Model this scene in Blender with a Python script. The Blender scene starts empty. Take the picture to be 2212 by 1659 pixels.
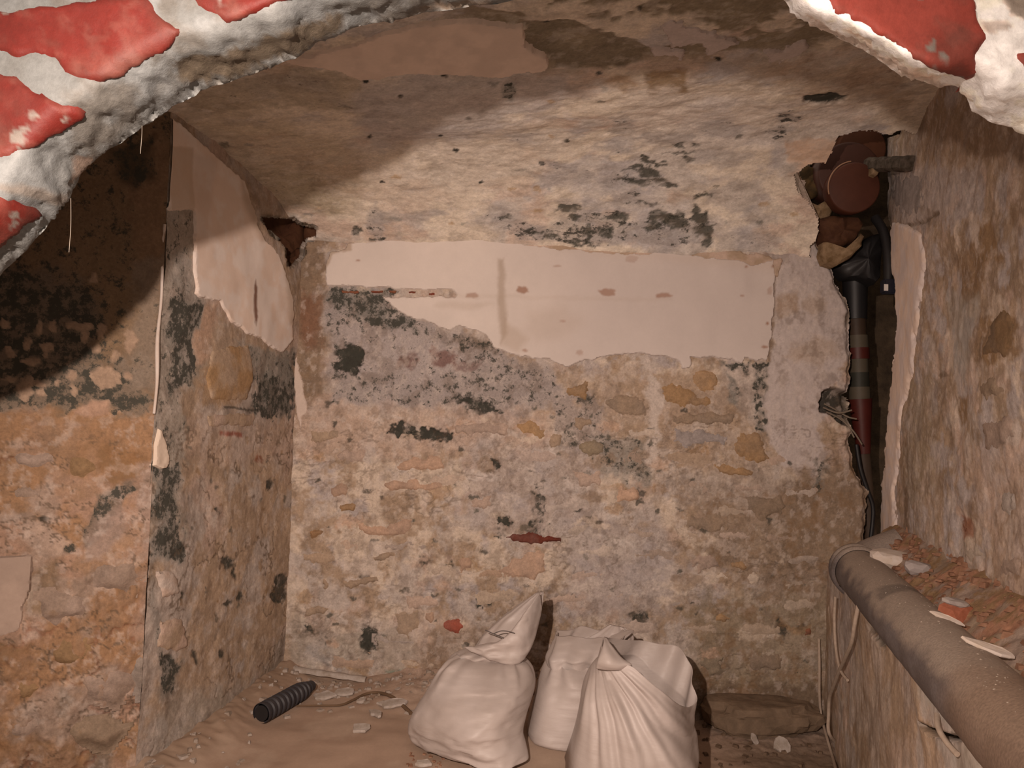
import bpy, math, random
import numpy as np
random.seed(7); rng = np.random.default_rng(7)
C = bpy.context.scene.collection
S = bpy.context.scene

# ------------------------------------------------------------------ camera, world, lamp, exposure
F = 1600.0
PITCH, ROLL = math.radians(2.5), math.radians(1.8)
f_ = np.array([0, math.cos(PITCH), math.sin(PITCH)]); r0 = np.array([1., 0, 0]); u0 = np.array([0, -math.sin(PITCH), math.cos(PITCH)])
r_ = math.cos(ROLL)*r0 + math.sin(ROLL)*u0; u_ = -math.sin(ROLL)*r0 + math.cos(ROLL)*u0
cam = bpy.data.cameras.new('camera'); co = bpy.data.objects.new('camera', cam); C.objects.link(co)
cam.sensor_width = 36; cam.sensor_fit = 'HORIZONTAL'; cam.lens = 36*F/2212; cam.clip_start = 0.02
from mathutils import Matrix, Vector
co.matrix_world = Matrix(((r_[0], u_[0], -f_[0], 0), (r_[1], u_[1], -f_[1], 0), (r_[2], u_[2], -f_[2], 0), (0, 0, 0, 1)))
S.camera = co
w = bpy.data.worlds.new('cellar_air'); S.world = w; w.use_nodes = True
w.node_tree.nodes['Background'].inputs[0].default_value = (1.0, 0.79, 0.64, 1)
w.node_tree.nodes['Background'].inputs[1].default_value = 0.72
ld = bpy.data.lights.new('hand_lamp', 'SPOT'); lo = bpy.data.objects.new('hand_lamp', ld); C.objects.link(lo)
lo.location = (-0.23, -0.03, 0.21)
ld.energy = 176; ld.color = (1.0, 0.80, 0.68); ld.shadow_soft_size = 0.012
ld.spot_size = math.radians(104); ld.spot_blend = 1.0
lo.rotation_euler = Vector((0.07, 1.0, -0.24)).to_track_quat('-Z', 'Y').to_euler()
S.view_settings.view_transform = 'Standard'; S.view_settings.look = 'None'
S.view_settings.gamma = 1.0; S.view_settings.use_curve_mapping = False; S.view_settings.exposure = 0.0

FLOOR = -0.884

# ------------------------------------------------------------------ helpers: projection, noise, polygons
def ray(px, py):
    a = (np.asarray(px, float)-1106)/F; b = (829.5-np.asarray(py, float))/F
    return f_ + a[..., None]*r_ + b[..., None]*u_
def at(px, py, y):
    d = ray(px, py); return d*(np.asarray(y, float)[..., None]/d[..., 1:2])
def atz(px, py, z):
    d = ray(px, py); return d*(z/d[..., 2:3])
def proj(P):
    z = P@f_; z = np.where(np.abs(z) < 1e-4, 1e-4, z)
    return np.stack([1106+F*(P@r_)/z, 829.5-F*(P@u_)/z], -1)
def V(p): return Vector((float(p[0]), float(p[1]), float(p[2])))

PERM = rng.permutation(4096).astype(np.int32); VAL = rng.random(4096).astype(np.float32)
def vnoise(P, seed=0):
    P = P+seed*17.13
    i = np.floor(P).astype(np.int32); f = (P-i).astype(np.float32); f = f*f*f*(f*(f*6-15)+10)
    def h(a, b, c): return VAL[PERM[(PERM[(PERM[a & 4095]+b) & 4095]+c) & 4095]]
    x, y, z = i[..., 0], i[..., 1], i[..., 2]; fx, fy, fz = f[..., 0], f[..., 1], f[..., 2]
    def L(a, b, t): return a+(b-a)*t
    return L(L(L(h(x, y, z), h(x+1, y, z), fx), L(h(x, y+1, z), h(x+1, y+1, z), fx), fy),
             L(L(h(x, y, z+1), h(x+1, y, z+1), fx), L(h(x, y+1, z+1), h(x+1, y+1, z+1), fx), fy), fz)
def fbm(P, freq, octv=4, seed=0, gain=0.55, st=(1, 1, 1)):
    P = P*np.asarray(st)*freq; out = 0; a = 1; tot = 0
    for k in range(octv):
        out = out+a*vnoise(P, seed+k*3); tot += a; a *= gain; P = P*2.03
    return (out/tot-0.5)*2          # about -0.6 .. 0.6
def ss(a, b, x):
    t = np.clip((x-a)/(b-a+1e-12), 0, 1); return t*t*(3-2*t)
def sdf(px, poly):                  # px (N,2) -> signed distance, negative inside
    poly = np.asarray(poly, float); n = len(poly)
    d = np.full(len(px), 1e9); ins = np.zeros(len(px), bool)
    X, Y = px[:, 0], px[:, 1]
    for k in range(n):
        a, b = poly[k], poly[(k+1) % n]
        e = b-a; wx, wy = X-a[0], Y-a[1]
        t = np.clip((wx*e[0]+wy*e[1])/(e@e+1e-9), 0, 1)
        d = np.minimum(d, (wx-e[0]*t)**2+(wy-e[1]*t)**2)
        c = (a[1] > Y) != (b[1] > Y)
        if e[1] != 0: ins ^= c & (X < e[0]*(Y-a[1])/e[1]+a[0])
    return np.where(ins, -1, 1)*np.sqrt(d)
def ell(cx, cy, rx, ry, rot=0, n=18, rag=0.18):
    t = np.arange(n)*2*math.pi/n; q = 1+rag*(np.random.default_rng(int(cx*7+cy*13)).random(n)-.5)*2
    x, y = rx*np.cos(t)*q, ry*np.sin(t)*q; c, s = math.cos(rot), math.sin(rot)
    return np.stack([cx+x*c-y*s, cy+x*s+y*c], -1)
def box(x0, y0, x1, y1): return [(x0, y0), (x1, y0), (x1, y1), (x0, y1)]
def lin(r, g, b): return np.array([((v/255+0.055)/1.055)**2.4 if v/255 > 0.04045 else v/255/12.92 for v in (r, g, b)])

# ------------------------------------------------------------------ materials
def nt(name):
    m = bpy.data.materials.new(name); m.use_nodes = True; t = m.node_tree
    return m, t, t.nodes['Principled BSDF']
def nd(t, typ, **kw):
    n = t.nodes.new(typ)
    for k, v in kw.items(): setattr(n, k, v)
    return n
def wall_material(name, stretch=(1, 1, 1), spec=0.2, bump=0.5, rough=0.85):
    m, t, b = nt(name); L = t.links.new
    tc = nd(t, 'ShaderNodeTexCoord'); mp = nd(t, 'ShaderNodeMapping'); mp.inputs['Scale'].default_value = stretch
    L(tc.outputs['Object'], mp.inputs['Vector'])
    col = nd(t, 'ShaderNodeAttribute', attribute_name='Col'); msk = nd(t, 'ShaderNodeAttribute', attribute_name='Msk')
    sep = nd(t, 'ShaderNodeSeparateColor'); L(msk.outputs['Color'], sep.inputs[0])
    n1 = nd(t, 'ShaderNodeTexNoise'); n1.inputs['Scale'].default_value = 38; n1.inputs['Detail'].default_value = 7; n1.inputs['Roughness'].default_value = 0.78
    n2 = nd(t, 'ShaderNodeTexNoise'); n2.inputs['Scale'].default_value = 160; n2.inputs['Detail'].default_value = 4; n2.inputs['Roughness'].default_value = 0.7
    n3 = nd(t, 'ShaderNodeTexNoise'); n3.inputs['Scale'].default_value = 14; n3.inputs['Detail'].default_value = 6; n3.inputs['Roughness'].default_value = 0.65
    for n in (n1, n2, n3): L(mp.outputs[0], n.inputs['Vector'])
    def math_(op, a, b_=None, c=None):
        x = nd(t, 'ShaderNodeMath', operation=op)
        for i, q in enumerate((a, b_, c)):
            if q is None: continue
            if isinstance(q, (int, float)): x.inputs[i].default_value = q
            else: L(q, x.inputs[i])
        return x.outputs[0]
    # colour grain
    rr = nd(t, 'ShaderNodeMapRange'); rr.inputs[1].default_value = 0.25; rr.inputs[2].default_value = 0.75
    rr.inputs[3].default_value = 0.70; rr.inputs[4].default_value = 1.28; L(n1.outputs[0], rr.inputs[0])
    r2 = nd(t, 'ShaderNodeMapRange'); r2.inputs[1].default_value = 0.25; r2.inputs[2].default_value = 0.75
    r2.inputs[3].default_value = 0.80; r2.inputs[4].default_value = 1.18; L(n2.outputs[0], r2.inputs[0])
    g = math_('MULTIPLY', rr.outputs[0], r2.outputs[0])
    # smooth plaster gets little grain
    gm = nd(t, 'ShaderNodeMix'); gm.data_type = 'FLOAT'; L(sep.outputs[1], gm.inputs[0]); L(g, gm.inputs[2]); gm.inputs[3].default_value = 1.0
    mul = nd(t, 'ShaderNodeVectorMath', operation='SCALE'); L(col.outputs['Color'], mul.inputs[0]); L(gm.outputs[0], mul.inputs['Scale'])
    # ochre breakthrough (blue channel)
    th = math_('MULTIPLY_ADD', sep.outputs[2], -0.5, 0.80)
    oc = math_('MULTIPLY', math_('SUBTRACT', n3.outputs[0], th), 9.0); occ = nd(t, 'ShaderNodeClamp'); L(oc, occ.inputs[0])
    mo = nd(t, 'ShaderNodeMix'); mo.data_type = 'RGBA'; L(math_('MULTIPLY', occ.outputs[0], 0.6), mo.inputs[0]); L(mul.outputs[0], mo.inputs[6]); mo.inputs[7].default_value = (0.21, 0.125, 0.065, 1)
    # mould (red channel)
    th2 = math_('MULTIPLY_ADD', sep.outputs[0], -0.46, 0.80)
    ml = math_('MULTIPLY', math_('SUBTRACT', n1.outputs[0], th2), 11.0); mc = nd(t, 'ShaderNodeClamp'); L(ml, mc.inputs[0])
    mm = nd(t, 'ShaderNodeMix'); mm.data_type = 'RGBA'; L(math_('MULTIPLY', mc.outputs[0], 0.93), mm.inputs[0]); L(mo.outputs[2], mm.inputs[6]); mm.inputs[7].default_value = (0.043, 0.043, 0.035, 1)
    L(mm.outputs[2], b.inputs['Base Color'])
    b.inputs['Roughness'].default_value = rough; b.inputs['Specular IOR Level'].default_value = spec
    bp = nd(t, 'ShaderNodeBump'); bp.inputs['Distance'].default_value = 0.004
    hh = math_('MULTIPLY_ADD', n2.outputs[0], 0.35, n1.outputs[0]); L(hh, bp.inputs['Height'])
    st = math_('MULTIPLY_ADD', sep.outputs[1], -bump*0.85, bump); L(st, bp.inputs['Strength'])
    L(bp.outputs[0], b.inputs['Normal'])
    return m
def noisy(name, col, col2=None, scale=30, rough=0.6, spec=0.3, bump=0.2, dist=0.003, detail=5, metallic=0):
    m, t, b = nt(name); L = t.links.new
    tc = nd(t, 'ShaderNodeTexCoord'); n = nd(t, 'ShaderNodeTexNoise'); n.inputs['Scale'].default_value = scale; n.inputs['Detail'].default_value = detail; n.inputs['Roughness'].default_value = 0.65
    L(tc.outputs['Object'], n.inputs['Vector'])
    r = nd(t, 'ShaderNodeValToRGB'); e = r.color_ramp.elements
    e[0].position = 0.32; e[1].position = 0.68; e[0].color = (*col, 1); e[1].color = (*(col2 if col2 is not None else col), 1)
    L(n.outputs[0], r.inputs[0]); L(r.outputs[0], b.inputs['Base Color'])
    b.inputs['Roughness'].default_value = rough; b.inputs['Specular IOR Level'].default_value = spec; b.inputs['Metallic'].default_value = metallic
    if bump:
        bp = nd(t, 'ShaderNodeBump'); bp.inputs['Strength'].default_value = bump; bp.inputs['Distance'].default_value = dist
        L(n.outputs[0], bp.inputs['Height']); L(bp.outputs[0], b.inputs['Normal'])
    return m
def mat1(name, c, rough=.6, spec=.3, c2=None, sc=25, bump=.25): return noisy(name, tuple(c), tuple(c2 if c2 is not None else np.asarray(c)*1.25), sc, rough, spec, bump)
M_WALL = wall_material('flaking_lime_wall')
M_CEIL = wall_material('flaking_vault', stretch=(0.75, 1.0, 1.0))
M_SIDE = wall_material('streaked_wall', stretch=(1.0, 1.0, 0.95))
M_FRONT = wall_material('rough_mortar', spec=0.3, bump=0.55, rough=0.6)
M_BRICK = wall_material('painted_brick', spec=0.3, bump=0.4, rough=0.6)
M_FLOOR = wall_material('dusty_floor', bump=0.35)
M_STONE = wall_material('wall_stone', bump=0.6)

# ------------------------------------------------------------------ object helpers
def mesh_obj(name, verts, faces, mat, parent=None, smooth=True, col=None, msk=None, sharp=None):
    me = bpy.data.meshes.new(name); verts = np.asarray(verts, np.float32); faces = np.asarray(faces, np.int32)
    me.vertices.add(len(verts)); me.vertices.foreach_set('co', verts.ravel())
    k = faces.shape[1]; nf = len(faces)
    me.loops.add(nf*k); me.polygons.add(nf)
    me.loops.foreach_set('vertex_index', faces.ravel()); me.polygons.foreach_set('loop_start', np.arange(nf, dtype=np.int32)*k)
    me.update(calc_edges=True)
    me.polygons.foreach_set('use_smooth', np.full(nf, smooth)); me.validate()
    for nm, a in (('Col', col), ('Msk', msk)):
        if a is not None:
            at_ = me.attributes.new(nm, 'FLOAT_COLOR', 'POINT')
            at_.data.foreach_set('color', np.concatenate([a, np.ones((len(a), 1))], 1).astype(np.float32).ravel())
    if sharp is not None: me.set_sharp_from_angle(angle=math.radians(sharp))
    me.materials.append(mat)
    o = bpy.data.objects.new(name, me); C.objects.link(o)
    if parent is not None: o.parent = parent
    return o
def tag(o, label=None, cat=None, group=None, kind=None):
    if label: o['label'] = label
    if cat: o['category'] = cat
    if group: o['group'] = group
    if kind: o['kind'] = kind
    return o
def empty(name, loc):
    o = bpy.data.objects.new(name, None); C.objects.link(o); o.location = V(loc); o.empty_display_size = 0.05; return o
def keep_world(o, parent):            # child whose mesh is in world coordinates
    o.parent = parent; o.matrix_parent_inverse = Matrix.Translation(-parent.location); return o
def grid_faces(nu, nv, keep=None):
    i, j = np.meshgrid(np.arange(nu-1), np.arange(nv-1), indexing='ij')
    a = i*nv+j; q = np.stack([a, a+nv, a+nv+1, a+1], -1)
    if keep is not None: q = q[keep]
    return q.reshape(-1, 4)
def compact(verts, faces, *attrs):
    used = np.unique(faces); mp = np.full(len(verts), -1, np.int64); mp[used] = np.arange(len(used))
    return (verts[used], mp[faces])+tuple(a[used] if a is not None else None for a in attrs)

class Surf:
    """A wall surface: pos(u,v) gives points; dense grid, painted and displaced vertex by vertex."""
    def __init__(s, pos, ur, vr, step, low=0.006, lowf=5.0, facing=None):
        s.pos = pos; s.ur, s.vr = ur, vr; s.low, s.lowf = low, lowf; s.facing = facing
        su, sv = (step if isinstance(step, tuple) else (step, step)); s.su, s.sv = su, sv
        s.nu = int((ur[1]-ur[0])/su)+2; s.nv = int((vr[1]-vr[0])/sv)+2
        s.u = np.linspace(ur[0], ur[1], s.nu); s.v = np.linspace(vr[0], vr[1], s.nv)
        s.P, s.N = s.eval(s.u, s.v)
        s.px = proj(s.P); s.n = len(s.P)
        s.col = np.zeros((s.n, 3)); s.msk = np.zeros((s.n, 3)); s.d = s.lowd(s.P)
        s.cut = np.zeros(s.n, bool); s.edge = np.zeros(s.n, bool)
    def eval(s, u, v):
        U, W = np.meshgrid(u, v, indexing='ij'); P = s.pos(U, W)
        du = np.gradient(P, axis=0); dv = np.gradient(P, axis=1); N = np.cross(du, dv); N /= np.linalg.norm(N, axis=-1, keepdims=True)+1e-12
        fc = s.facing if s.facing is not None else -P
        sg = np.sign((N*fc).sum(-1, keepdims=True)); sg[sg == 0] = 1
        return P.reshape(-1, 3), (N*sg).reshape(-1, 3)
    def lowd(s, P): return s.low*fbm(P, s.lowf, 3, 5)
    def region(s, poly, margin):
        poly = np.asarray(poly, float); a, b = poly.min(0)-margin, poly.max(0)+margin
        return np.nonzero((s.px[:, 0] > a[0]) & (s.px[:, 0] < b[0]) & (s.px[:, 1] > a[1]) & (s.px[:, 1] < b[1]) & (s.P[:, 1] > 0.2))[0]
    def mask(s, poly, soft=5, warp=10, wf=22, seed=1, st=(1, 1, 1)):
        k = s.region(poly, warp*1.5+soft+4)
        if len(k) == 0: return k, np.zeros(0), np.zeros(0)
        q = s.px[k]; P = s.P[k]
        if warp:
            q = q+np.stack([fbm(P, wf, 4, seed, 0.62, st), fbm(P, wf, 4, seed+31, 0.62, st)], -1)*warp*1.6
        d = sdf(q, poly); return k, ss(soft, -soft, d), d
    def paint(s, poly, col=None, a=1.0, soft=5, warp=10, wf=22, mold=None, ochre=None, smooth=None, d=0.0, seed=1, st=(1, 1, 1)):
        k, m, _ = s.mask(poly, soft, warp, wf, seed, st)
        if len(k) == 0: return
        m1 = (m*a)
        if col is not None: s.col[k] = s.col[k]*(1-m1[:, None])+np.asarray(col)*m1[:, None]
        for i, val in ((0, mold), (1, smooth), (2, ochre)):
            if val is not None: s.msk[k, i] = s.msk[k, i]*(1-m)+val*m
        if d: s.d[k] += d*m
    def build(s, name, mat, parent=None, sharp=None):
        P = s.P+s.N*s.d[:, None]
        keep = None
        if s.cut.any():
            c = s.cut.reshape(s.nu, s.nv); keep = ~(c[:-1, :-1] | c[1:, :-1] | c[1:, 1:] | c[:-1, 1:])
        Fc = grid_faces(s.nu, s.nv, keep)
        v, f, c, m = compact(P, Fc, np.clip(s.col, 0.004, 1), np.clip(s.msk, 0, 1))
        return mesh_obj(name, v, f, mat, parent, True, c, m, sharp)
    def patch(s, name, poly, mat, parent, h=0.006, col=(.4, .35, .3), col2=None, step=0.004, warp=8, wf=25, edge=5, dome=0.0, depth=0.012,
              rough=0.0015, rf=60, mold=0.0, smooth=0.0, ochre=0.0, seed=1, painter=None, sharp=45):
        k = s.region(poly, warp+8)
        if len(k) < 2: 
            return None
        iu, iv = k//s.nv, k % s.nv
        a, b = s.u[max(iu.min()-1, 0)], s.u[min(iu.max()+1, s.nu-1)]; c, e = s.v[max(iv.min()-1, 0)], s.v[min(iv.max()+1, s.nv-1)]
        ku, kv = step*s.su/min(s.su, s.sv), step*s.sv/min(s.su, s.sv)
        nu, nv = max(int((b-a)/ku)+2, 4), max(int((e-c)/kv)+2, 4)
        P, N = s.eval(np.linspace(a, b, nu), np.linspace(c, e, nv)); q = proj(P)
        q = q+np.stack([fbm(P, wf, 4, seed, 0.6), fbm(P, wf, 4, seed+31, 0.6)], -1)*warp*1.6
        d = sdf(q, poly)
        t = ss(0.5, -edge, d)
        mx = max(-d.min(), 1)
        prof = t*(1+dome*np.sqrt(np.clip(-d/mx, 0, 1)))
        H = -depth+(h+depth)*prof+rough*fbm(P, rf, 3, seed+7)*t+s.lowd(P)
        dd = d.reshape(nu, nv); mn = np.minimum(np.minimum(dd[:-1, :-1], dd[1:, :-1]), np.minimum(dd[1:, 1:], dd[:-1, 1:]))
        keep = mn < 1.0
        if not keep.any(): return None
        cc = np.tile(np.asarray(col, float), (len(P), 1))
        if col2 is not None:
            m = ss(-0.25, 0.3, fbm(P, 18, 4, seed+3))[:, None]; cc = cc*(1-m)+np.asarray(col2)*m
        mk = np.tile(np.array([mold, smooth, ochre], float), (len(P), 1))
        if painter: painter(P, proj(P), cc, mk, H)
        v, f, cc, mk = compact(P+N*H[:, None], grid_faces(nu, nv, keep), cc, mk)
        return mesh_obj(name, v, f, mat, parent, True, cc, mk, sharp)
def snap_edge(s, d, soft, back, off=None, ok=None):
    """cut the surface along d = 0: the last vertices are drawn onto the edge and folded back to give it thickness"""
    D = d.reshape(s.nu, s.nv); gu, gv = np.gradient(D, s.u[1]-s.u[0], s.v[1]-s.v[0]); g2 = np.maximum(gu**2+gv**2, 1e-6)
    near = (d > 0) & (d < soft*2.2)
    if ok is not None: near &= ok
    U, W_ = np.meshgrid(s.u, s.v, indexing='ij'); Un = (U-D*gu/g2).ravel(); Vn = (W_-D*gv/g2).ravel()
    P = s.pos(Un[None], Vn[None])[0]; s.P = np.where(near[:, None], P, s.P)
    s.d = np.where(near & (d > soft), s.d-back, s.d)
    c = d > soft*2.2
    s.cut |= c if ok is None else (c & ok)
def two(s, cols, freq, seed, st=(1, 1, 1), octv=5):
    """base coat: blend of several colours by noise"""
    c = np.tile(np.asarray(cols[0], float), (s.n, 1))
    for i, q in enumerate(cols[1:]):
        m = ss(-0.08, 0.22, fbm(s.P, freq*(1+0.35*i), octv, seed+i*11, 0.6, st))[:, None]; c = c*(1-m)+np.asarray(q)*m
    s.col[:] = c
def pin(q, poly, soft, P=None, warp=0, wf=25, seed=1):
    if warp: q = q+np.stack([fbm(P, wf, 4, seed, 0.6), fbm(P, wf, 4, seed+31, 0.6)], -1)*warp*1.6
    return ss(soft, -soft, sdf(q, poly))
def tube(name, pts, r, mat, parent=None, seg=10, cap=True, smooth=True):
    pts = np.asarray(pts, float); n = len(pts); r = np.broadcast_to(np.asarray(r, float), (n,))
    T = np.gradient(pts, axis=0); T /= np.linalg.norm(T, axis=1, keepdims=True)+1e-12
    a = np.array([0, 0, 1.]) if abs(T[0][2]) < 0.9 else np.array([1., 0, 0]); vs = []
    nrm = np.cross(T[0], a); nrm /= np.linalg.norm(nrm)
    for i in range(n):
        nrm = nrm-T[i]*(nrm@T[i]); nrm /= np.linalg.norm(nrm); b = np.cross(T[i], nrm)
        th = np.arange(seg)*2*math.pi/seg
        vs.append(pts[i]+r[i]*(np.cos(th)[:, None]*nrm+np.sin(th)[:, None]*b))
    v = np.concatenate(vs); fs = []
    for i in range(n-1):
        for k in range(seg): fs.append((i*seg+k, i*seg+(k+1) % seg, (i+1)*seg+(k+1) % seg, (i+1)*seg+k))
    if cap:
        v = np.concatenate([v, pts[:1], pts[-1:]]); c0, c1 = n*seg, n*seg+1
        for k in range(seg):
            fs.append((k, c0, c0, (k+1) % seg)); fs.append(((n-1)*seg+k, (n-1)*seg+(k+1) % seg, c1, c1))
        me = bpy.data.meshes.new(name); me.from_pydata([tuple(x) for x in v], [], [tuple(dict.fromkeys(f)) for f in fs]); me.update()
        me.polygons.foreach_set('use_smooth', np.full(len(me.polygons), smooth)); me.set_sharp_from_angle(angle=math.radians(50)); me.materials.append(mat)
        o = bpy.data.objects.new(name, me); C.objects.link(o)
        if parent is not None: o.parent = parent
        return o
    return mesh_obj(name, v, fs, mat, parent, smooth, sharp=50)
def spline(pts, n=40):
    pts = np.asarray(pts, float); m = len(pts); t = np.linspace(0, m-1, n); i = np.clip(t.astype(int), 0, m-2); f = (t-i)[:, None]
    g = lambda k: pts[np.clip(k, 0, m-1)]
    a, b, c, d = g(i-1), g(i), g(i+1), g(i+2)
    return 0.5*((2*b)+(c-a)*f+(2*a-5*b+4*c-d)*f**2+(3*b-a-3*c+d)*f**3)

# albedo palette (linear)
LIME = np.array([.47, .40, .355]); LILAC = np.array([.38, .33, .315]); PINK = np.array([.46, .345, .28]); TAN = np.array([.36, .265, .19])
OCHRE = np.array([.34, .215, .115]); BROWN = np.array([.20, .14, .095]); DARK = np.array([.045, .042, .034]); CREAM = np.array([.56, .46, .375])
WHITE = np.array([.62, .545, .50]); GREY = np.array([.27, .25, .225]); OLIVE = np.array([.21, .165, .115]); RUST = np.array([.22, .09, .05])
PEACH = np.array([.48, .325, .235]); RED = np.array([.36, .09, .055]); SMOOTH = np.array([.55, .445, .38])

# ================================================================== BACK WALL
YB = 2.5
back = Surf(lambda u, v: np.stack([u, np.full_like(u, YB), v], -1), (-0.80, 1.24), (FLOOR-0.16, 0.64), 0.0031, low=0.012, lowf=4.0)
two(back, [LIME*0.93, PINK*0.92, LILAC, CREAM*0.95, TAN*0.95], 6, 3)
q = fbm(back.P, 30, 4, 77)
back.d += 0.0035*q+0.002*np.abs(fbm(back.P, 70, 2, 91))
back.msk[:, 0] = 0.18+0.14*fbm(back.P, 5, 3, 19); back.msk[:, 2] = 0.22+0.3*fbm(back.P, 4, 3, 29)
bp = back.paint
# upper wall beside and under the white panel
bp([(600, 480), (705, 520), (705, 640), (700, 870), (640, 890), (600, 700)], BROWN*1.15, 0.92, 12, 14, mold=0.25, ochre=0.4)
bp(ell(672, 690, 28, 60), RUST*0.8, 0.6, 14, 12)
bp([(700, 620), (820, 640), (900, 690), (1000, 715), (1070, 760), (1200, 790), (1200, 870), (1100, 900), (900, 890), (720, 870)], LILAC*0.88, 0.9, 16, 24, mold=0.64, ochre=0.1)
bp([(700, 618), (860, 625), (830, 660), (900, 700), (880, 720), (790, 690), (705, 660)], GREY*0.85, 0.8, 10, 16, mold=0.8)
bp([(740, 700), (900, 720), (1010, 760), (1030, 800), (900, 830), (760, 790)], LILAC*1.0, 0.8, 14, 20, mold=0.54)
bp([(930, 750), (975, 752), (974, 785), (940, 790)], RED*0.35, 0.65, 6, 16)
bp([(861, 768), (900, 770), (893, 798), (862, 795)], RED*0.3, 0.65, 6, 16)
bp(ell(1010, 790, 40, 14), RED*0.3, 0.5, 5, 14); bp(ell(1030, 745, 60, 18, 0.2), BROWN*0.8, 0.6, 8, 16, mold=.75)
bp([(640, 870), (1180, 890), (1200, 960), (900, 980), (640, 980)], PINK*0.97, 0.7, 16, 20, mold=0.22)
bp([(1200, 800), (1500, 800), (1660, 880), (1680, 1040), (1440, 1010), (1200, 960)], TAN, 0.75, 16, 24, mold=0.3, ochre=0.4)
bp([(1190, 840), (1310, 870), (1330, 960), (1260, 990), (1190, 950)], LILAC*0.9, 0.7, 10, 22, mold=0.62)
bp([(1280, 940), (1420, 950), (1410, 1060), (1290, 1020)], GREY, 0.7, 10, 22, mold=0.66)
bp([(1400, 800), (1440, 860), (1430, 900), (1415, 1010), (1395, 1000), (1405, 900), (1396, 840)], LIME*1.08, 0.95, 5, 10, mold=0.05)
bp([(1560, 790), (1660, 780), (1655, 940), (1610, 890), (1570, 850)], LIME*1.0, 0.8, 8, 14, mold=0.35)
bp([(1630, 790), (1660, 785), (1657, 930), (1630, 915), (1640, 860)], GREY*.8, 0.8, 7, 18, 34, mold=0.78)
bp([(1575, 800), (1600, 850), (1590, 875), (1566, 868)], GREY*0.8, 0.9, 5, 8, mold=0.6)
bp([(1555, 782), (1625, 785), (1610, 800), (1575, 800)], GREY*.7, 0.8, 5, 14, 34, mold=0.78)
# smooth grey-pink column on the right
bp([(1672, 540), (1800, 470), (1850, 560), (1840, 760), (1800, 830), (1770, 930), (1790, 980), (1740, 1040), (1690, 1000), (1650, 940), (1662, 780)], LILAC*1.22, 0.95, 6, 14, mold=0.10, smooth=0.45, ochre=0.1)
bp([(1676, 640), (1720, 632), (1725, 670), (1676, 680)], OCHRE*0.85, 0.6, 8, 10); bp(ell(1760, 655, 28, 24), TAN, 0.5, 6, 8); bp(ell(1760, 760, 50, 26), TAN, 0.5, 12, 16, ochre=.5)
bp([(1672, 570), (1681, 570), (1666, 780), (1659, 780)], BROWN, 0.8, 3, 3, d=-0.004)
bp(ell(1850, 620, 26, 80), OLIVE, 0.7, 10, 14)
# brown zone lower right
bp([(1520, 1030), (1720, 1030), (1900, 1000), (1900, 1330), (1720, 1320), (1600, 1250), (1500, 1180)], TAN*0.72, 0.85, 24, 34, mold=0.12, ochre=0.55)
bp([(1650, 1040), (1880, 980), (1880, 1200), (1780, 1270), (1700, 1180)], BROWN*1.05, 0.6, 24, 26, ochre=.6)
bp([(1400, 1000), (1700, 1000), (1700, 1110), (1500, 1090)], LIME*0.9, 0.5, 20, 30)
bp([(1490, 1290), (1800, 1280), (1800, 1540), (1490, 1560)], OLIVE*1.15, 0.8, 26, 34, mold=0.42, ochre=0.6)
bp([(1490, 1480), (1800, 1480), (1800, 1640), (1490, 1640)], BROWN*0.8, 0.85, 14, 20, mold=0.3)
bp([(1190, 1090), (1400, 1100), (1500, 1250), (1440, 1340), (1250, 1330)], LILAC*0.98, 0.75, 30, 36, mold=0.38, ochre=0.05)
bp(ell(1330, 1180, 50, 30), LIME*1.05, 0.6, 14, 18, mold=.2)
bp([(1000, 960), (1280, 980), (1300, 1120), (1180, 1180), (1010, 1130)], LILAC, 0.6, 24, 30, mold=0.36)
bp([(880, 1300), (1010, 1330), (1040, 1420), (930, 1450), (820, 1420)], PINK, 0.5, 20, 20)
bp([(960, 1370), (1080, 1340), (1100, 1430), (930, 1460), (890, 1420)], BROWN*1.1, 0.7, 10, 20, mold=.35, ochre=.5)
bp([(1120, 1330), (1200, 1280), (1190, 1440), (1140, 1500)], BROWN*1.1, 0.75, 12, 16, mold=.2, ochre=.6)
bp([(630, 1340), (900, 1370), (900, 1460), (630, 1440)], GREY*1.1, 0.55, 22, 26, mold=0.30)
bp([(620, 1420), (700, 1450), (900, 1470), (960, 1560), (620, 1560)], PINK*0.85, 0.6, 12, 14)
bp([(836, 1452), (880, 1444), (937, 1462), (930, 1478), (850, 1474)], np.array([.16, .20, .165]), 0.9, 5, 10)
for i in range(34):
    x, y = rng.uniform(660, 1500), rng.uniform(900, 1430); bp(ell(x, y, rng.uniform(14, 46), rng.uniform(5, 13), rng.uniform(-.3, .3)), [LIME*1.12, CREAM*1.05, WHITE*.85][i % 3], .7, 4, 14, 34, mold=.08, d=.0015)
# distinct mould marks
for e in [ell(757, 777, 27, 36, .3), ell(868, 932, 26, 14), ell(935, 940, 34, 15, .1), ell(1000, 862, 24, 9, .3), ell(1040, 880, 30, 12, .2), ell(718, 868, 14, 8),
          ell(1088, 1126, 16, 11), ell(1072, 1005, 9, 12), ell(795, 1378, 20, 32), ell(1165, 1085, 14, 30), ell(1160, 1130, 18, 10), ell(1225, 945, 20, 18), ell(1265, 865, 9, 14),
          ell(918, 1212, 10, 6), ell(975, 1228, 8, 8), ell(665, 1362, 14, 8), ell(1385, 1340, 24, 24, .5), ell(1688, 1356, 13, 13), ell(1380, 1070, 20, 10), ell(1040, 1302, 14, 10),
          ell(1090, 1235, 5, 4), ell(1150, 1150, 20, 6), ell(1080, 1155, 14, 5)]:
    bp(e, DARK*1.15, 0.78, 5, 16, 45, mold=0.72, d=-0.002)
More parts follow.
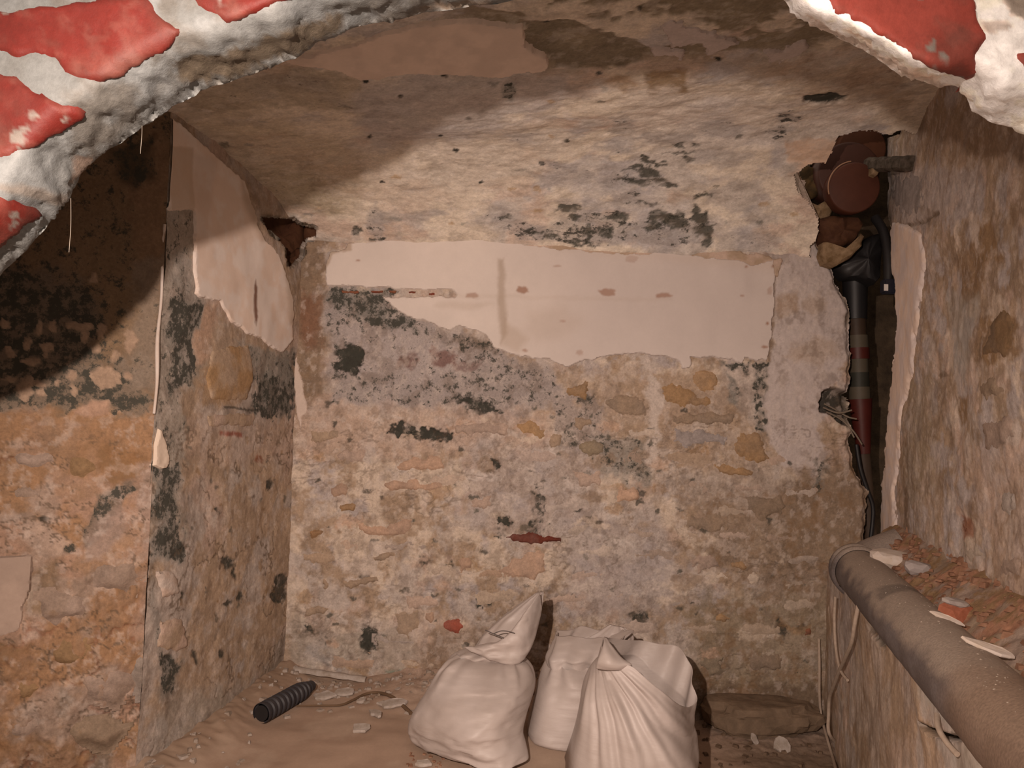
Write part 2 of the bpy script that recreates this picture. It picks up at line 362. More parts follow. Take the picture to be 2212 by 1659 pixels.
for e in (ell(757, 777, 26, 34, .3), ell(868, 930, 28, 15), ell(930, 941, 40, 14, .05), ell(1042, 880, 28, 10, .2), ell(1003, 863, 18, 7, .3), ell(1088, 1126, 15, 10), ell(795, 1380, 17, 28), ell(1072, 1006, 7, 11)):
    bp(e, DARK*.9, .95, 3, 9, 45, mold=.85, d=-.006)
for i in range(90):
    x, y = rng.uniform(645, 1760), rng.uniform(880, 1460); r = rng.uniform(2.5, 6)
    bp(ell(x, y, r*rng.uniform(1, 2.2), r), DARK*rng.uniform(1, 2.5), 0.85, 1.5, 5, 60)
for i in range(60):
    x, y = rng.uniform(650, 1760), rng.uniform(900, 1460); r = rng.uniform(7, 18)
    bp(ell(x, y, r*rng.uniform(1.2, 2.6), r), [OCHRE, BROWN*1.3, PEACH, LIME*1.1, CREAM][i % 5], 0.6, 4, 10, 35)
# hollow where cables enter, right edge
bp([(1775, 850), (1800, 840), (1840, 850), (1845, 920), (1810, 912), (1776, 890)], DARK*0.7, 0.95, 4, 8, mold=.5, d=-0.045)
bp([(1760, 1000), (1790, 985), (1780, 1060), (1762, 1075)], GREY*.7, 0.8, 7, 14, 34, mold=.75)
HOLE = [(561, 468), (580, 465), (614, 471), (635, 471), (649, 481), (673, 489), (684, 494), (680, 518), (660, 523), (657, 534), (661, 547), (649, 560), (631, 580), (620, 573), (612, 533), (596, 518), (578, 503)]
def hole_cut(sf):
    q = sf.px+np.stack([fbm(sf.P, 40, 3, 3), fbm(sf.P, 40, 3, 34)], -1)*5
    sf.paint(HOLE, BROWN*.35, .95, 6, 4, mold=.1)
    d = sdf(q, HOLE); ok = (sf.P[:, 1] > 2.0) & (sf.P[:, 0] < -.4); sf.d -= np.where((d < 0) & ok, .010, 0); sf.cut |= (d < -3) & ok
hole_cut(back)
# ragged right edge and the broken rim around the pipe cap
cutpoly = [(500, 400), (1700, 400), (1735, 350), (1760, 420), (1770, 450), (1768, 500), (1790, 560), (1808, 600), (1835, 660), (1840, 760), (1838, 850), (1845, 900), (1838, 950), (1850, 1010), (1878, 1060), (1872, 1110), (1870, 1160),
           (1880, 1250), (1900, 1750), (500, 1750)]
q = back.px+np.stack([fbm(back.P, 24, 4, 3, .62), fbm(back.P, 24, 4, 34, .62)], -1)*11
dcut = sdf(q, cutpoly)
back.d -= .02*ss(-14, 0, dcut); snap_edge(back, dcut, 3, .30)
bp([(1764, 440), (1796, 480), (1800, 560), (1790, 580), (1768, 520)], OCHRE*1.1, 0.8, 5, 8)
def grime(sf, m=1.0, sd=200, st=(1, 1, 1), dark=.38, light=.35):
    k = (ss(.02, .32, fbm(sf.P, 24, 6, sd, .68, st))*dark*m)[..., None] if np.ndim(m) else (ss(.02, .32, fbm(sf.P, 24, 6, sd, .68, st))*dark*m)[:, None]
    sf.col[:] = sf.col*(1-k)+np.array([.15, .105, .075])*k
    k = (ss(.05, .30, fbm(sf.P, 46, 5, sd+7, .66, st))*light*m)[:, None]; sf.col[:] = sf.col*(1-k)+np.array([.54, .46, .41])*k
def crevices(sf, m, f=13, seed=50, col=None, wd=.045, d=.003, st=(1, 1, 1)):
    n = np.abs(fbm(sf.P, f, 4, seed, .6, st)); k = ss(wd, wd*.3, n)*ss(-.1, .2, fbm(sf.P, f*.5, 3, seed+9))*m
    sf.col[:] = sf.col*(1-.75*k[:, None])+(BROWN*.55 if col is None else col)*.75*k[:, None]; sf.d -= d*k
grime(back, 1.0, 200, (1, 1, .8)); lowm = ss(860, 930, back.px[:, 1]); crevices(back, lowm*.6, 12, 50, st=(.7, 1, 1.3), d=.0015); crevices(back, lowm*.45, 30, 57, BROWN*.6, .05, .0008, (.8, 1, 1.2))
wall_back = tag(back.build('wall_back', M_WALL, sharp=60), kind='structure')

def panel_paint(P, q, c, m, H):
    n = fbm(P, 7, 4, 8); c *= (1+0.10*n)[:, None]
    def p(poly, col, a, soft, warp=4, d=0):
        k = pin(q, poly, soft, P, warp)*a; c[:] = c*(1-k[:, None])+np.asarray(col)*k[:, None]
        if d: H[:] += d*k
    p([(1180, 500), (1720, 500), (1720, 830), (1180, 830)], np.array([.50, .435, .41]), .8, 160)  # greys the panel's right side: lamp falloff put into the colour
    p([(1076, 560), (1090, 560), (1096, 720), (1082, 745), (1076, 660)], TAN*0.85, 0.55, 6)
    p([(1090, 690), (1140, 730), (1120, 760), (1085, 745)], TAN, 0.35, 10)
    p(ell(1190, 700, 60, 40), TAN, 0.18, 20); p(ell(1000, 660, 60, 8), TAN, 0.2, 6)
    for x, y, rx, ry, a in ((1020, 638, 14, 6, .6), (1130, 627, 12, 8, .8), (1310, 632, 18, 8, .7), (1430, 640, 18, 5, .7), (1362, 560, 14, 8, .35), (775, 566, 4, 2, .8), (1135, 756, 6, 4, .6),
                            (1655, 700, 3, 3, 1), (1610, 578, 3, 3, 1), (1668, 575, 4, 4, 1), (1600, 640, 4, 2, .7), (1215, 693, 6, 3, .4), (1205, 575, 8, 2, .5), (1252, 762, 8, 5, .4), (1650, 750, 6, 3, .8), (1660, 630, 6, 10, .4)):
        p(ell(x, y, rx, ry), RUST*0.9+TAN*0.25, a, 2.5, 3, -0.0015)
    p([(1200, 540), (1680, 560), (1680, 590), (1400, 560)], SMOOTH*0.9, 0.35, 14)
    p([(690, 560), (712, 540), (760, 520), (760, 540), (720, 550), (706, 580)], TAN, 0.7, 3)
    p([(700, 630), (1450, 645), (1450, 652), (700, 640)], TAN, 0.12, 4)
panel = [(701, 600), (703, 565), (712, 545), (745, 535), (750, 521), (810, 519), (870, 505), (940, 497), (1000, 492), (1060, 490), (1092, 500), (1135, 528), (1200, 534), (1301, 542), (1368, 547), (1406, 545), (1424, 537), (1477, 547),
         (1548, 555), (1604, 560), (1622, 572), (1674, 558), (1676, 600), (1667, 740), (1658, 784), (1611, 775), (1604, 788), (1574, 779), (1544, 775), (1512, 777), (1496, 776), (1491, 799), (1469, 798), (1460, 779), (1432, 773),
         (1387, 768), (1349, 770), (1301, 775), (1256, 783), (1222, 796), (1183, 780), (1142, 775), (1116, 771), (1063, 753), (1052, 734), (1030, 719), (996, 707), (974, 719), (936, 704), (880, 686), (854, 671), (839, 659), (824, 644), (812, 638),
         (900, 640), (985, 637), (975, 630), (850, 627), (703, 620)]
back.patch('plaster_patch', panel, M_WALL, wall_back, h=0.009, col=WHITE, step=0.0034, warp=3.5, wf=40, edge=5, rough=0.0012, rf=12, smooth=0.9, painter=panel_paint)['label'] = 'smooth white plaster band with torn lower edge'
back.patch('plaster_patch', [(1100, 500), (1130, 520), (1300, 528), (1420, 532), (1640, 546), (1690, 556), (1682, 600), (1640, 590), (1300, 560), (1120, 540)], M_WALL, wall_back, h=0.006, col=PINK*1.05, col2=TAN, step=0.004, warp=6, smooth=0.6)
for poly in ([(735, 627), (775, 625), (778, 634), (740, 636)], [(800, 628), (830, 628), (828, 636), (805, 637)], [(838, 627), (860, 627), (858, 637), (840, 636)], [(880, 628), (900, 628), (899, 637), (884, 637)], [(924, 630), (940, 630), (940, 638), (926, 637)]):
    back.patch('brick', poly, M_STONE, wall_back, h=0.006, col=RED*0.6, col2=RUST, step=0.003, warp=4, edge=3)
# named stones and bricks read from the wall
stones = [  # polygon, colour, height, name
    ([(1490, 800), (1530, 792), (1554, 805), (1557, 830), (1545, 848), (1505, 852), (1487, 830)], OCHRE*1.15, .010, 'stone'),
    ([(1417, 830), (1450, 822), (1500, 840), (1548, 855), (1545, 885), (1480, 888), (1432, 872)], OCHRE*0.95, .010, 'stone'),
    ([(1219, 832), (1270, 824), (1280, 845), (1272, 866), (1225, 860)], OCHRE*0.9, .008, 'stone'),
    ([(1300, 850), (1345, 842), (1400, 852), (1415, 880), (1405, 910), (1330, 905), (1303, 880)], TAN*0.8, .009, 'stone'),
    ([(1440, 892), (1590, 888), (1592, 918), (1530, 922), (1450, 915)], TAN*0.78, .008, 'stone'),
    ([(1582, 930), (1640, 928), (1665, 965), (1668, 1000), (1640, 1008), (1590, 985), (1578, 955)], OCHRE*0.95, .011, 'stone'),
    ([(1250, 958), (1280, 947), (1310, 955), (1312, 980), (1280, 990), (1252, 980)], OLIVE*1.2, .009, 'stone'),
    ([(1530, 1003), (1580, 999), (1632, 1012), (1628, 1032), (1560, 1030)], OCHRE*1.05, .008, 'stone'),
    ([(1443, 925), (1520, 922), (1572, 935), (1570, 962), (1480, 968), (1448, 950)], LILAC*0.9, .007, 'stone'),
    ([(1326, 1045), (1380, 1042), (1387, 1080), (1360, 1093), (1328, 1085)], PEACH, .009, 'stone'),
    ([(1105, 908), (1150, 906), (1183, 925), (1183, 950), (1150, 948), (1110, 930)], OCHRE*1.1, .008, 'brick'),
    ([(975, 910), (1040, 905), (1100, 912), (1100, 944), (1030, 948), (980, 940)], PINK*0.9, .007, 'brick'),
    ([(850, 1000), (900, 980), (955, 985), (966, 1010), (930, 1022), (860, 1020)], PEACH*0.9, .008, 'stone'),
    ([(826, 1042), (890, 1033), (955, 1040), (957, 1060), (890, 1064), (830, 1060)], PEACH*0.95, .008, 'brick'),
    ([(707, 1045), (740, 1033), (761, 1050), (755, 1075), (715, 1078)], PEACH*0.85, .007, 'stone'),
    ([(728, 1090), (760, 1082), (774, 1092), (768, 1108), (738, 1111)], OCHRE*0.95, .009, 'stone'),
    ([(664, 1145), (680, 1140), (690, 1134), (702, 1142), (698, 1160), (678, 1169), (668, 1160)], OCHRE*0.7+RUST*0.2, .009, 'stone'),
    ([(764, 1130), (830, 1128), (868, 1110), (900, 1116), (896, 1148), (852, 1166), (785, 1163), (770, 1148)], PEACH*0.92, .010, 'stone'),
    ([(800, 1200), (830, 1192), (850, 1188), (852, 1203), (820, 1216), (803, 1212)], TAN, .008, 'stone'),
    ([(688, 1252), (704, 1248), (713, 1268), (708, 1280), (694, 1272)], TAN, .008, 'stone'),
    ([(733, 1256), (775, 1246), (812, 1243), (815, 1262), (785, 1270), (760, 1279), (736, 1272)], TAN*0.9, .010, 'stone'),
    ([(1068, 1237), (1090, 1210), (1125, 1190), (1165, 1183), (1183, 1200), (1182, 1240), (1160, 1257), (1088, 1258)], PEACH*1.02, .011, 'stone'),
    ([(1088, 1154), (1150, 1150), (1214, 1160), (1212, 1178), (1140, 1174), (1092, 1168)], RED*0.38, .010, 'brick'),
    ([(946, 1342), (965, 1335), (998, 1336), (1001, 1358), (990, 1370), (955, 1369)], RED*0.95, .012, 'brick'),
    ([(912, 1320), (938, 1316), (945, 1335), (930, 1350), (914, 1340)], PEACH*0.95, .008, 'stone'),
    ([(1573, 1212), (1600, 1206), (1621, 1222), (1610, 1234), (1578, 1230)], OCHRE, .008, 'stone'),
    ([(1612, 1240), (1632, 1226), (1648, 1245), (1640, 1274), (1616, 1272)], CREAM, .010, 'stone'),
    ([(1540, 1328), (1570, 1322), (1585, 1336), (1570, 1346), (1545, 1343)], OCHRE*1.1, .008, 'stone'),
    ([(1730, 1352), (1752, 1350), (1757, 1372), (1735, 1376)], RUST*1.0, .007, 'stone'),
    ([(985, 1200), (1020, 1192), (1030, 1215), (1010, 1240), (988, 1232)], PEACH*0.85, .007, 'stone'),
    ([(860, 1290), (920, 1280), (960, 1300), (940, 1318), (880, 1316)], PINK, .006, 'stone'),
    ([(650, 1190), (720, 1185), (735, 1215), (690, 1225), (655, 1215)], TAN*1.05, .006, 'stone'),
    ([(655, 1310), (690, 1305), (712, 1315), (700, 1330), (660, 1335)], TAN, .006, 'stone'),
    ([(840, 1310), (910, 1305), (915, 1360), (880, 1395), (845, 1370)], TAN*1.05, .007, 'stone'),
    ([(1180, 940), (1215, 935), (1220, 965), (1190, 975)], TAN*0.95, .006, 'stone'),
    ([(1230, 1020), (1300, 1015), (1310, 1045), (1250, 1055)], PINK*0.95, .006, 'stone'),
    ([(1470, 1110), (1560, 1100), (1590, 1130), (1540, 1160), (1480, 1150)], TAN*0.8, .008, 'stone'),
    ([(1600, 1070), (1690, 1060), (1710, 1100), (1650, 1130), (1605, 1110)], TAN*0.65, .009, 'stone'),
    ([(1480, 1200), (1550, 1190), (1560, 1225), (1500, 1240)], PINK*0.85, .007, 'stone'),
    ([(1500, 1420), (1560, 1410), (1580, 1450), (1530, 1470)], OLIVE*1.2, .01, 'stone'),
    ([(1600, 1410), (1690, 1400), (1700, 1450), (1620, 1460)], TAN*0.7, .01, 'stone'),
    ([(1390, 1410), (1470, 1390), (1480, 1440), (1410, 1450)], TAN*0.7, .008, 'stone'),
    ([(720, 970), (790, 960), (800, 1000), (730, 1005)], PINK*0.9, .006, 'brick'),
    ([(660, 930), (730, 920), (740, 955), (670, 960)], TAN*1.0, .006, 'brick'),
    ([(1010, 1075), (1060, 1065), (1070, 1100), (1020, 1105)], PINK*0.9, .006, 'stone'),
    ([(1230, 900), (1280, 892), (1290, 925), (1240, 930)], TAN*0.85, .006, 'stone'),
]
cent = []
for i, (poly, col, h, nm) in enumerate(stones):
    o = back.patch(nm, poly, M_STONE, wall_back, h=h*(.75 if h > .02 else .42), col=col, col2=col*0.74+LIME*0.1, step=0.0045, warp=min(9, .2*np.ptp(np.asarray(poly)[:, 1])), wf=34, edge=min(20, .28*np.ptp(np.asarray(poly)[:, 1])), dome=0.35, rough=0.003, rf=35, depth=.006, mold=0.12, seed=i+2)
    cent.append(np.mean(poly, 0))
# the rest of the limewashed rubble: low stones in rough courses
cent = np.array(cent+[np.array(q_) for q_ in ((868, 930), (930, 941), (1042, 880), (1003, 863), (1088, 1126), (795, 1370), (795, 1400), (900, 935), (1072, 1006))]); row = 905; cnt = 0
while row < 1440:
    hgt = rng.uniform(34, 52); x = 650+rng.uniform(0, 60)
    while x < 1740:
        wd = rng.uniform(60, 135); cx, cy = x+wd/2, row+hgt/2+rng.uniform(-6, 6)+(x-640)*0.03
        if np.min(np.hypot((cent[:, 0]-cx)/1.6, cent[:, 1]-cy)) > 36 and rng.random() < 0.86:
            t = np.arange(14)*2*math.pi/14; e = 0.55
            X = np.sign(np.cos(t))*np.abs(np.cos(t))**e*wd*0.46; Y = np.sign(np.sin(t))*np.abs(np.sin(t))**e*hgt*0.42
            k = np.argmin((back.px[:, 0]-cx)**2+(back.px[:, 1]-cy)**2)
            base = back.col[k]*0.55+[LIME, PINK, TAN, PEACH*.9, LILAC, CREAM*.95][rng.integers(6)]*0.45
            back.patch('stone', np.stack([cx+X, cy+Y], -1)+rng.uniform(-5, 5, (14, 2)), M_STONE, wall_back, h=rng.uniform(-.0005, .0026), col=base, col2=base*0.85+LIME*0.12, step=0.0075, warp=9, wf=26, edge=18, depth=.005, dome=.3, rough=.0025, rf=40,
                       mold=float(back.msk[k, 0])*0.9, ochre=float(back.msk[k, 2])*.8, seed=60+cnt)
            cnt += 1
        x += wd+rng.uniform(6, 18)
    row += hgt+rng.uniform(4, 10)

# ================================================================== VAULT / CEILING
def zc(x, y):
    ztop = 0.70+0.105*(x+0.8); s = np.clip((2.5-y)/0.5, 0, 1)
    return 0.572+(ztop-0.572)*(1-(1-s)**1.9)+0.04*np.clip((1.9-y), 0, 2)
ceil = Surf(lambda u, v: np.stack([u, 2.53-v, zc(u, 2.53-v)], -1), (-1.45, 1.5), (0, 1.76), (0.0042, 0.0042), low=0.014, lowf=4.5, facing=np.array([0, -.5, -1.]))
two(ceil, [LIME*0.98, LILAC*1.02, PINK, CREAM*0.98], 5, 40, (0.7, 1, 1))
ceil.d += 0.004*fbm(ceil.P, 28, 4, 78, .6, (.6, 1, 1)); ceil.msk[:, 0] = 0.20+0.12*fbm(ceil.P, 5, 3, 17); ceil.msk[:, 2] = 0.2+.3*fbm(ceil.P, 4, 3, 23)
cp = ceil.paint
fl = ss(-0.05, 0.05, fbm(ceil.P, 9, 5, 61, .6, (.55, 1, 1)))*ss(1.72, 1.62, ceil.P[:, 1]+0.02*fbm(ceil.P, 12, 3, 9))*ss(-0.25, -0.05, ceil.P[:, 0])
ceil.col = ceil.col*(1-fl[:, None])+OLIVE*1.05*fl[:, None]; ceil.d -= 0.003*fl
st_ = (.6, 1, 1)
cp([(380, 200), (650, 130), (780, 170), (790, 240), (600, 240), (420, 250)], OLIVE*1.3, 0.6, 14, 24, mold=.45, st=st_)
cp([(330, 240), (560, 250), (800, 340), (820, 420), (720, 470), (540, 400), (440, 320)], OLIVE*1.75, 0.6, 24, 30, mold=.26, ochre=.3, st=st_)
cp([(540, 360), (700, 380), (760, 470), (600, 450)], OLIVE*1.4, 0.6, 14, 24, mold=.42, st=st_)
cp([(780, 160), (1200, 160), (1260, 200), (1000, 310), (820, 330), (760, 240)], LILAC*0.98, 0.75, 20, 24, mold=.16, ochre=.0, st=st_)
cp([(1134, 40), (1230, 45), (1330, 70), (1405, 105), (1385, 132), (1300, 145), (1250, 152), (1200, 140), (1180, 110), (1140, 90)], OLIVE*0.85, 0.95, 3, 10, d=-0.004, st=st_)
cp(ell(1250, 85, 50, 22), OLIVE*1.4, 0.5, 12, 12)
cp([(1395, 150), (1480, 152), (1482, 200), (1400, 205)], OCHRE*0.72, 0.9, 6, 10, st=st_); cp(ell(1345, 180, 40, 14), OCHRE*0.8, 0.6, 8, 14)
cp([(1370, 200), (1900, 215), (1880, 250), (1700, 330), (1500, 330), (1300, 290)], LIME*1.25, 0.6, 24, 30, mold=.24, st=st_)
cp([(800, 330), (1200, 250), (1250, 330), (1000, 450), (780, 470)], CREAM*0.98, 0.65, 20, 24, mold=.12, ochre=.22, st=st_)
cp([(1560, 130), (1950, 160), (1960, 240), (1700, 210)], BROWN*1.5, 0.6, 20, 24, mold=.2, ochre=.4)
for e, m in [(ell(1130, 293, 46, 12), .55), (ell(1200, 350, 24, 14), .6), (ell(1345, 265, 34, 18), .5), (ell(1440, 300, 60, 16), .4), (ell(1560, 275, 50, 18), .5), (ell(1705, 250, 28, 16), .8), (ell(1690, 282, 28, 8), .75),
             (ell(1330, 320, 60, 8), .5), (ell(1270, 375, 16, 20), .55), (ell(1320, 400, 34, 14), .62), (ell(1390, 385, 60, 22), .62), (ell(1350, 430, 44, 12), .6), (ell(1560, 340, 60, 20), .3), (ell(1600, 420, 60, 40), .42), (ell(1620, 520, 70, 24), .45),
             (ell(1290, 490, 90, 34), .70), (ell(1400, 505, 130, 22), .60), (ell(1470, 495, 60, 30), .62), (ell(1130, 490, 70, 16, .3), .66), (ell(1170, 505, 50, 14), .72), (ell(1080, 465, 60, 10), .55), (ell(815, 480, 20, 34), .62), (ell(880, 470, 70, 16), .45), (ell(1240, 440, 50, 12), .5), (ell(1640, 470, 40, 20), .45)]:
    cp(e, LILAC*0.8, 0.55, 7, 16, 26, mold=m, st=st_)
for x, y, rx, ry in ((1388, 343, 10, 8), (1415, 351, 32, 4), (1368, 362, 28, 5), (1402, 371, 22, 9), (1350, 384, 24, 4), (1378, 394, 28, 7), (1446, 400, 20, 6), (1425, 388, 24, 4), (1400, 441, 26, 3), (1486, 342, 11, 6), (1500, 310, 10, 4), (1468, 310, 12, 9), (1465, 329, 34, 2.5), (1518, 420, 22, 5),
                     (1226, 451, 26, 9), (1240, 470, 14, 8), (1336, 470, 30, 9), (1310, 500, 18, 14), (1430, 470, 28, 14), (1412, 492, 18, 9), (1456, 476, 26, 20), (1503, 452, 10, 12), (1515, 472, 20, 14), (1520, 498, 24, 16), (1530, 520, 12, 12), (1270, 505, 10, 22), (1250, 525, 26, 6), (770, 500, 12, 10), (815, 517, 18, 6), (1155, 505, 20, 5), (1190, 512, 16, 8), (1090, 470, 14, 4)):
    cp(ell(x, y, rx, ry), DARK*1.3, .92, 2.5, 9, 50, mold=.6, d=-.002, st=st_)
cp([(1735, 205), (1790, 196), (1832, 208), (1825, 218), (1770, 226), (1740, 220)], DARK, 0.95, 4, 8, mold=.9, d=-.008)
cp(ell(1113, 138, 9, 9), DARK*.5, 1, 2, 5, d=-.006); cp(ell(1098, 195, 15, 20), GREY*.8, .8, 4, 8, mold=.7)
for x, y, r in ((917, 72, 3.5), (996, 67, 5), (881, 68, 4), (1180, 47, 5), (1382, 24, 4), (1069, 160, 4), (960, 162, 6), (1294, 156, 4), (790, 170, 5), (1550, 125, 5), (865, 205, 4), (800, 300, 4), (950, 292, 4), (1039, 393, 4), (825, 395, 4), (1225, 300, 4), (985, 328, 4), (1170, 350, 5)):
    cp(ell(x, y, r*1.5, r), DARK*.6, 1, 1.5, 3, 60)
for i in range(50):
    x, y = rng.uniform(420, 1750), rng.uniform(180, 500); r = rng.uniform(2, 5); cp(ell(x, y, r*rng.uniform(1.5, 4), r), [DARK*1.5, OCHRE, CREAM, LIME*1.1, GREY*.7][i % 5], .7, 2, 5, 50)
cp([(1690, 300), (1830, 300), (1800, 350), (1760, 360), (1700, 350)], PEACH*1.05, 0.85, 5, 8, smooth=.5)
grime(ceil, .7, 230, (.6, 1, 1)); ceil.col *= np.array([1.33, 1.42, 1.46])
# broken hole round the pipe cap
cut2 = [(1716, 372), (1745, 352), (1785, 350), (1800, 318), (1815, 292), (1880, 280), (1915, 290), (1945, 280), (1990, 300), (2010, 380), (1990, 700), (1700, 700), (1768, 500), (1765, 450), (1735, 420), (1722, 398)]
qq = ceil.px+np.stack([fbm(ceil.P, 26, 4, 3), fbm(ceil.P, 26, 4, 34)], -1)*10
dc = sdf(qq, cut2); okc = ceil.P[:, 1] > 1.7
ceil.d += np.where((dc < 0) & okc, -0.16, 0.0); ceil.cut |= (dc < -9) & okc
hole_cut(ceil)
ceiling = tag(ceil.build('ceiling', M_CEIL, sharp=60), kind='structure')
ceil.patch('plaster_patch', [(600, 118), (700, 105), (756, 92), (823, 66), (887, 51), (980, 49), (1130, 47), (1134, 86), (1152, 101), (1182, 112), (1190, 138), (1182, 150), (1130, 160), (1074, 163), (962, 160), (879, 160), (782, 165), (749, 156), (690, 141), (600, 134)],
           M_CEIL, ceiling, h=.007, col=SMOOTH*1.35, col2=SMOOTH*1.2, step=.0042, warp=5, smooth=.85, rough=.001)['label'] = 'smooth beige plaster patch on the vault'
ceil.patch('plaster_patch', [(1420, 60), (1490, 45), (1560, 70), (1600, 100), (1540, 120), (1500, 95), (1440, 110)], M_CEIL, ceiling, h=.004, col=1.5*LILAC*1.0, step=.0045, warp=14, smooth=.5)
ceil.patch('plaster_patch', [(1400, 100), (1490, 110), (1480, 130), (1410, 125)], M_CEIL, ceiling, h=.004, col=1.5*LILAC*1.05, step=.0045, warp=10, smooth=.5)
ceil.patch('plaster_patch', [(1640, 110), (1740, 90), (1760, 110), (1680, 140)], M_CEIL, ceiling, h=.004, col=1.5*LILAC, step=.0045, warp=12, smooth=.5)

# ================================================================== LEFT WALL and PIER
A = np.array([-0.728, 2.5]); B = np.array([-0.838, 1.75]); AB = (B-A)/np.linalg.norm(B-A); LAB = np.linalg.norm(B-A)
left = Surf(lambda u, v: np.stack([A[0]+AB[0]*u, A[1]+AB[1]*u, v], -1), (-0.03, LAB), (FLOOR-.03, 0.82), (0.0038, 0.0034), low=0.012, lowf=4, facing=np.array([1., -.2, 0]))
two(left, [TAN*1.1, PINK*0.9, LIME*0.85, TAN*0.95], 6, 50, (1, .8, .85))
left.d += 0.003*fbm(left.P, 28, 4, 79, .6, (1, 1, .85)); left.msk[:, 0] = 0.18; left.msk[:, 2] = .3
lp = left.paint; sl = (1, .8, .85)
lp([(340, 260), (640, 480), (640, 560), (560, 480), (450, 340)], TAN*0.9, .6, 8, 12, mold=.3)
lp([(345, 440), (415, 450), (420, 640), (440, 650), (440, 840), (400, 850), (390, 1200), (320, 1220), (335, 880)], GREY*1.15, .7, 8, 14, mold=.58)
lp([(365, 640), (440, 660), (444, 830), (375, 850)], GREY, .7, 8, 14, mold=.82); lp([(440, 660), (475, 650), (465, 760), (430, 790), (420, 760)], PEACH*.95, .9, 5, 10, mold=.05)
lp([(470, 700), (560, 720), (550, 800), (520, 880), (440, 880), (430, 820)], TAN*1.0, .85, 8, 12, mold=.12, ochre=.35)
lp(ell(480, 830, 50, 50), OCHRE*1.05, .6, 14, 14)
lp([(550, 810), (640, 760), (642, 880), (600, 910), (552, 900)], GREY*.6, .92, 7, 18, 30, mold=.78); lp([(505, 740), (600, 760), (640, 760), (640, 820), (560, 820)], GREY, .8, 8, 14, mold=.6)
lp([(390, 1000), (340, 1000), (325, 1200), (400, 1210), (380, 1100)], GREY*.9, .8, 6, 12, mold=.8)
lp([(330, 1210), (350, 1400), (340, 1440), (320, 1300)], GREY, .6, 8, 10, mold=.6); lp([(345, 1400), (400, 1430), (380, 1500), (340, 1510)], GREY*.7, .8, 8, 12, mold=.8)
lp([(620, 1350), (640, 1420), (630, 1460), (560, 1480), (590, 1400)], GREY*.9, .6, 14, 14, mold=.5); lp([(340, 1500), (560, 1480), (500, 1600), (330, 1640)], GREY*1.1, .6, 20, 20, mold=.35)
lp([(400, 900), (640, 900), (640, 1000), (400, 1000)], PINK*.95, .5, 14, 16)
for e in [ell(583, 1047, 7, 14, .4), ell(495, 1215, 14, 14), ell(508, 1238, 4, 14), ell(608, 1255, 14, 16), ell(600, 1285, 18, 20), ell(520, 1288, 6, 12), ell(495, 1303, 14, 5, -.5), ell(478, 1412, 7, 10, .4), ell(423, 1420, 4, 18, -.3), ell(366, 1419, 8, 8), ell(390, 1290, 5, 12), ell(465, 1100, 8, 5), ell(383, 1195, 18, 12), ell(640, 1010, 3, 60), ell(637, 960, 3, 60)]:
    lp(e, DARK*1.2, .9, 3, 6, 45, mold=.7, d=-.003)
for i in range(70):
    x, y = rng.uniform(380, 630), rng.uniform(920, 1500); r = rng.uniform(1.5, 4); lp(ell(x, y, r, r*rng.uniform(1, 3)), [DARK*2, OCHRE*.8, LIME*1.1][i % 3], .7, 1.5, 4, 60)
lp([(475, 930), (525, 935), (524, 944), (476, 940)], RED*.7, .85, 3, 4); lp(ell(563, 993, 9, 8), RUST, .9, 3, 4)
lp([(480, 878), (570, 884), (570, 888), (480, 884)], DARK, .8, 1.5, 4)
hole_cut(left)
grime(left, .9, 210, (1, .8, .7)); crevices(left, ss(880, 960, left.px[:, 1]), 16, 53, BROWN*.7, .05, .0015, (1, .8, .8))
wall_left = tag(left.build('wall_left', M_SIDE, sharp=60), kind='structure')
def sheet_paint(P, q, c, m, H):
    c *= (1+.08*fbm(P, 6, 3, 4))[:, None]
    for poly, col, a, so in (([(365, 315), (413, 320), (412, 456), (362, 456)], TAN*1.25, .6, 3), (ell(547, 655, 4, 46), RUST*.7, .9, 2.5), ([(600, 540), (632, 620), (634, 700), (622, 700), (610, 600)], TAN, .6, 6), ([(520, 390), (560, 470), (580, 520), (560, 520), (520, 430)], TAN*.9, .6, 8), ([(410, 330), (470, 340), (440, 520), (415, 600)], PINK, .35, 10)):
        k = pin(q, poly, so, P, 2)*a; c[:] = c*(1-k[:, None])+np.asarray(col)*k[:, None]
left.patch('plaster_patch', [(338, 235), (385, 262), (430, 300), (482, 345), (530, 392), (550, 452), (566, 508), (597, 545), (620, 600), (631, 650), (635, 735), (615, 765), (590, 755), (560, 735), (530, 720), (500, 700), (470, 655), (440, 645), (419, 640), (414, 560), (410, 458), (356, 456), (354, 400), (350, 330), (335, 280)],
           M_SIDE, wall_left, h=.007, col=WHITE*1.15, col2=SMOOTH*1.25, step=.0034, warp=4, smooth=.9, rough=.001, rf=14, painter=sheet_paint)['label'] = 'smooth pale plaster sheet with ragged lower edge'
left.patch('stone', [(440, 890), (520, 884), (560, 890), (560, 925), (450, 925)], M_STONE, wall_left, h=.004, col=PINK*.9, col2=TAN, step=.006, warp=6, edge=10)
left.patch('stone', [(450, 745), (545, 740), (550, 800), (540, 870), (450, 872), (440, 810)], M_STONE, wall_left, h=.002, col=TAN*1.05, col2=OCHRE, step=.006, warp=6, edge=10, dome=.3)
left.patch('stone', [(335, 1335), (400, 1330), (415, 1400), (380, 1420), (335, 1400)], M_STONE, wall_left, h=.0012, col=PINK, col2=TAN, step=.006, warp=6, edge=12, dome=.4)
left.patch('stone', [(325, 1225), (380, 1225), (390, 1290), (340, 1300)], M_STONE, wall_left, h=.0012, col=PINK, col2=LIME, step=.006, warp=6, edge=12, dome=.4)
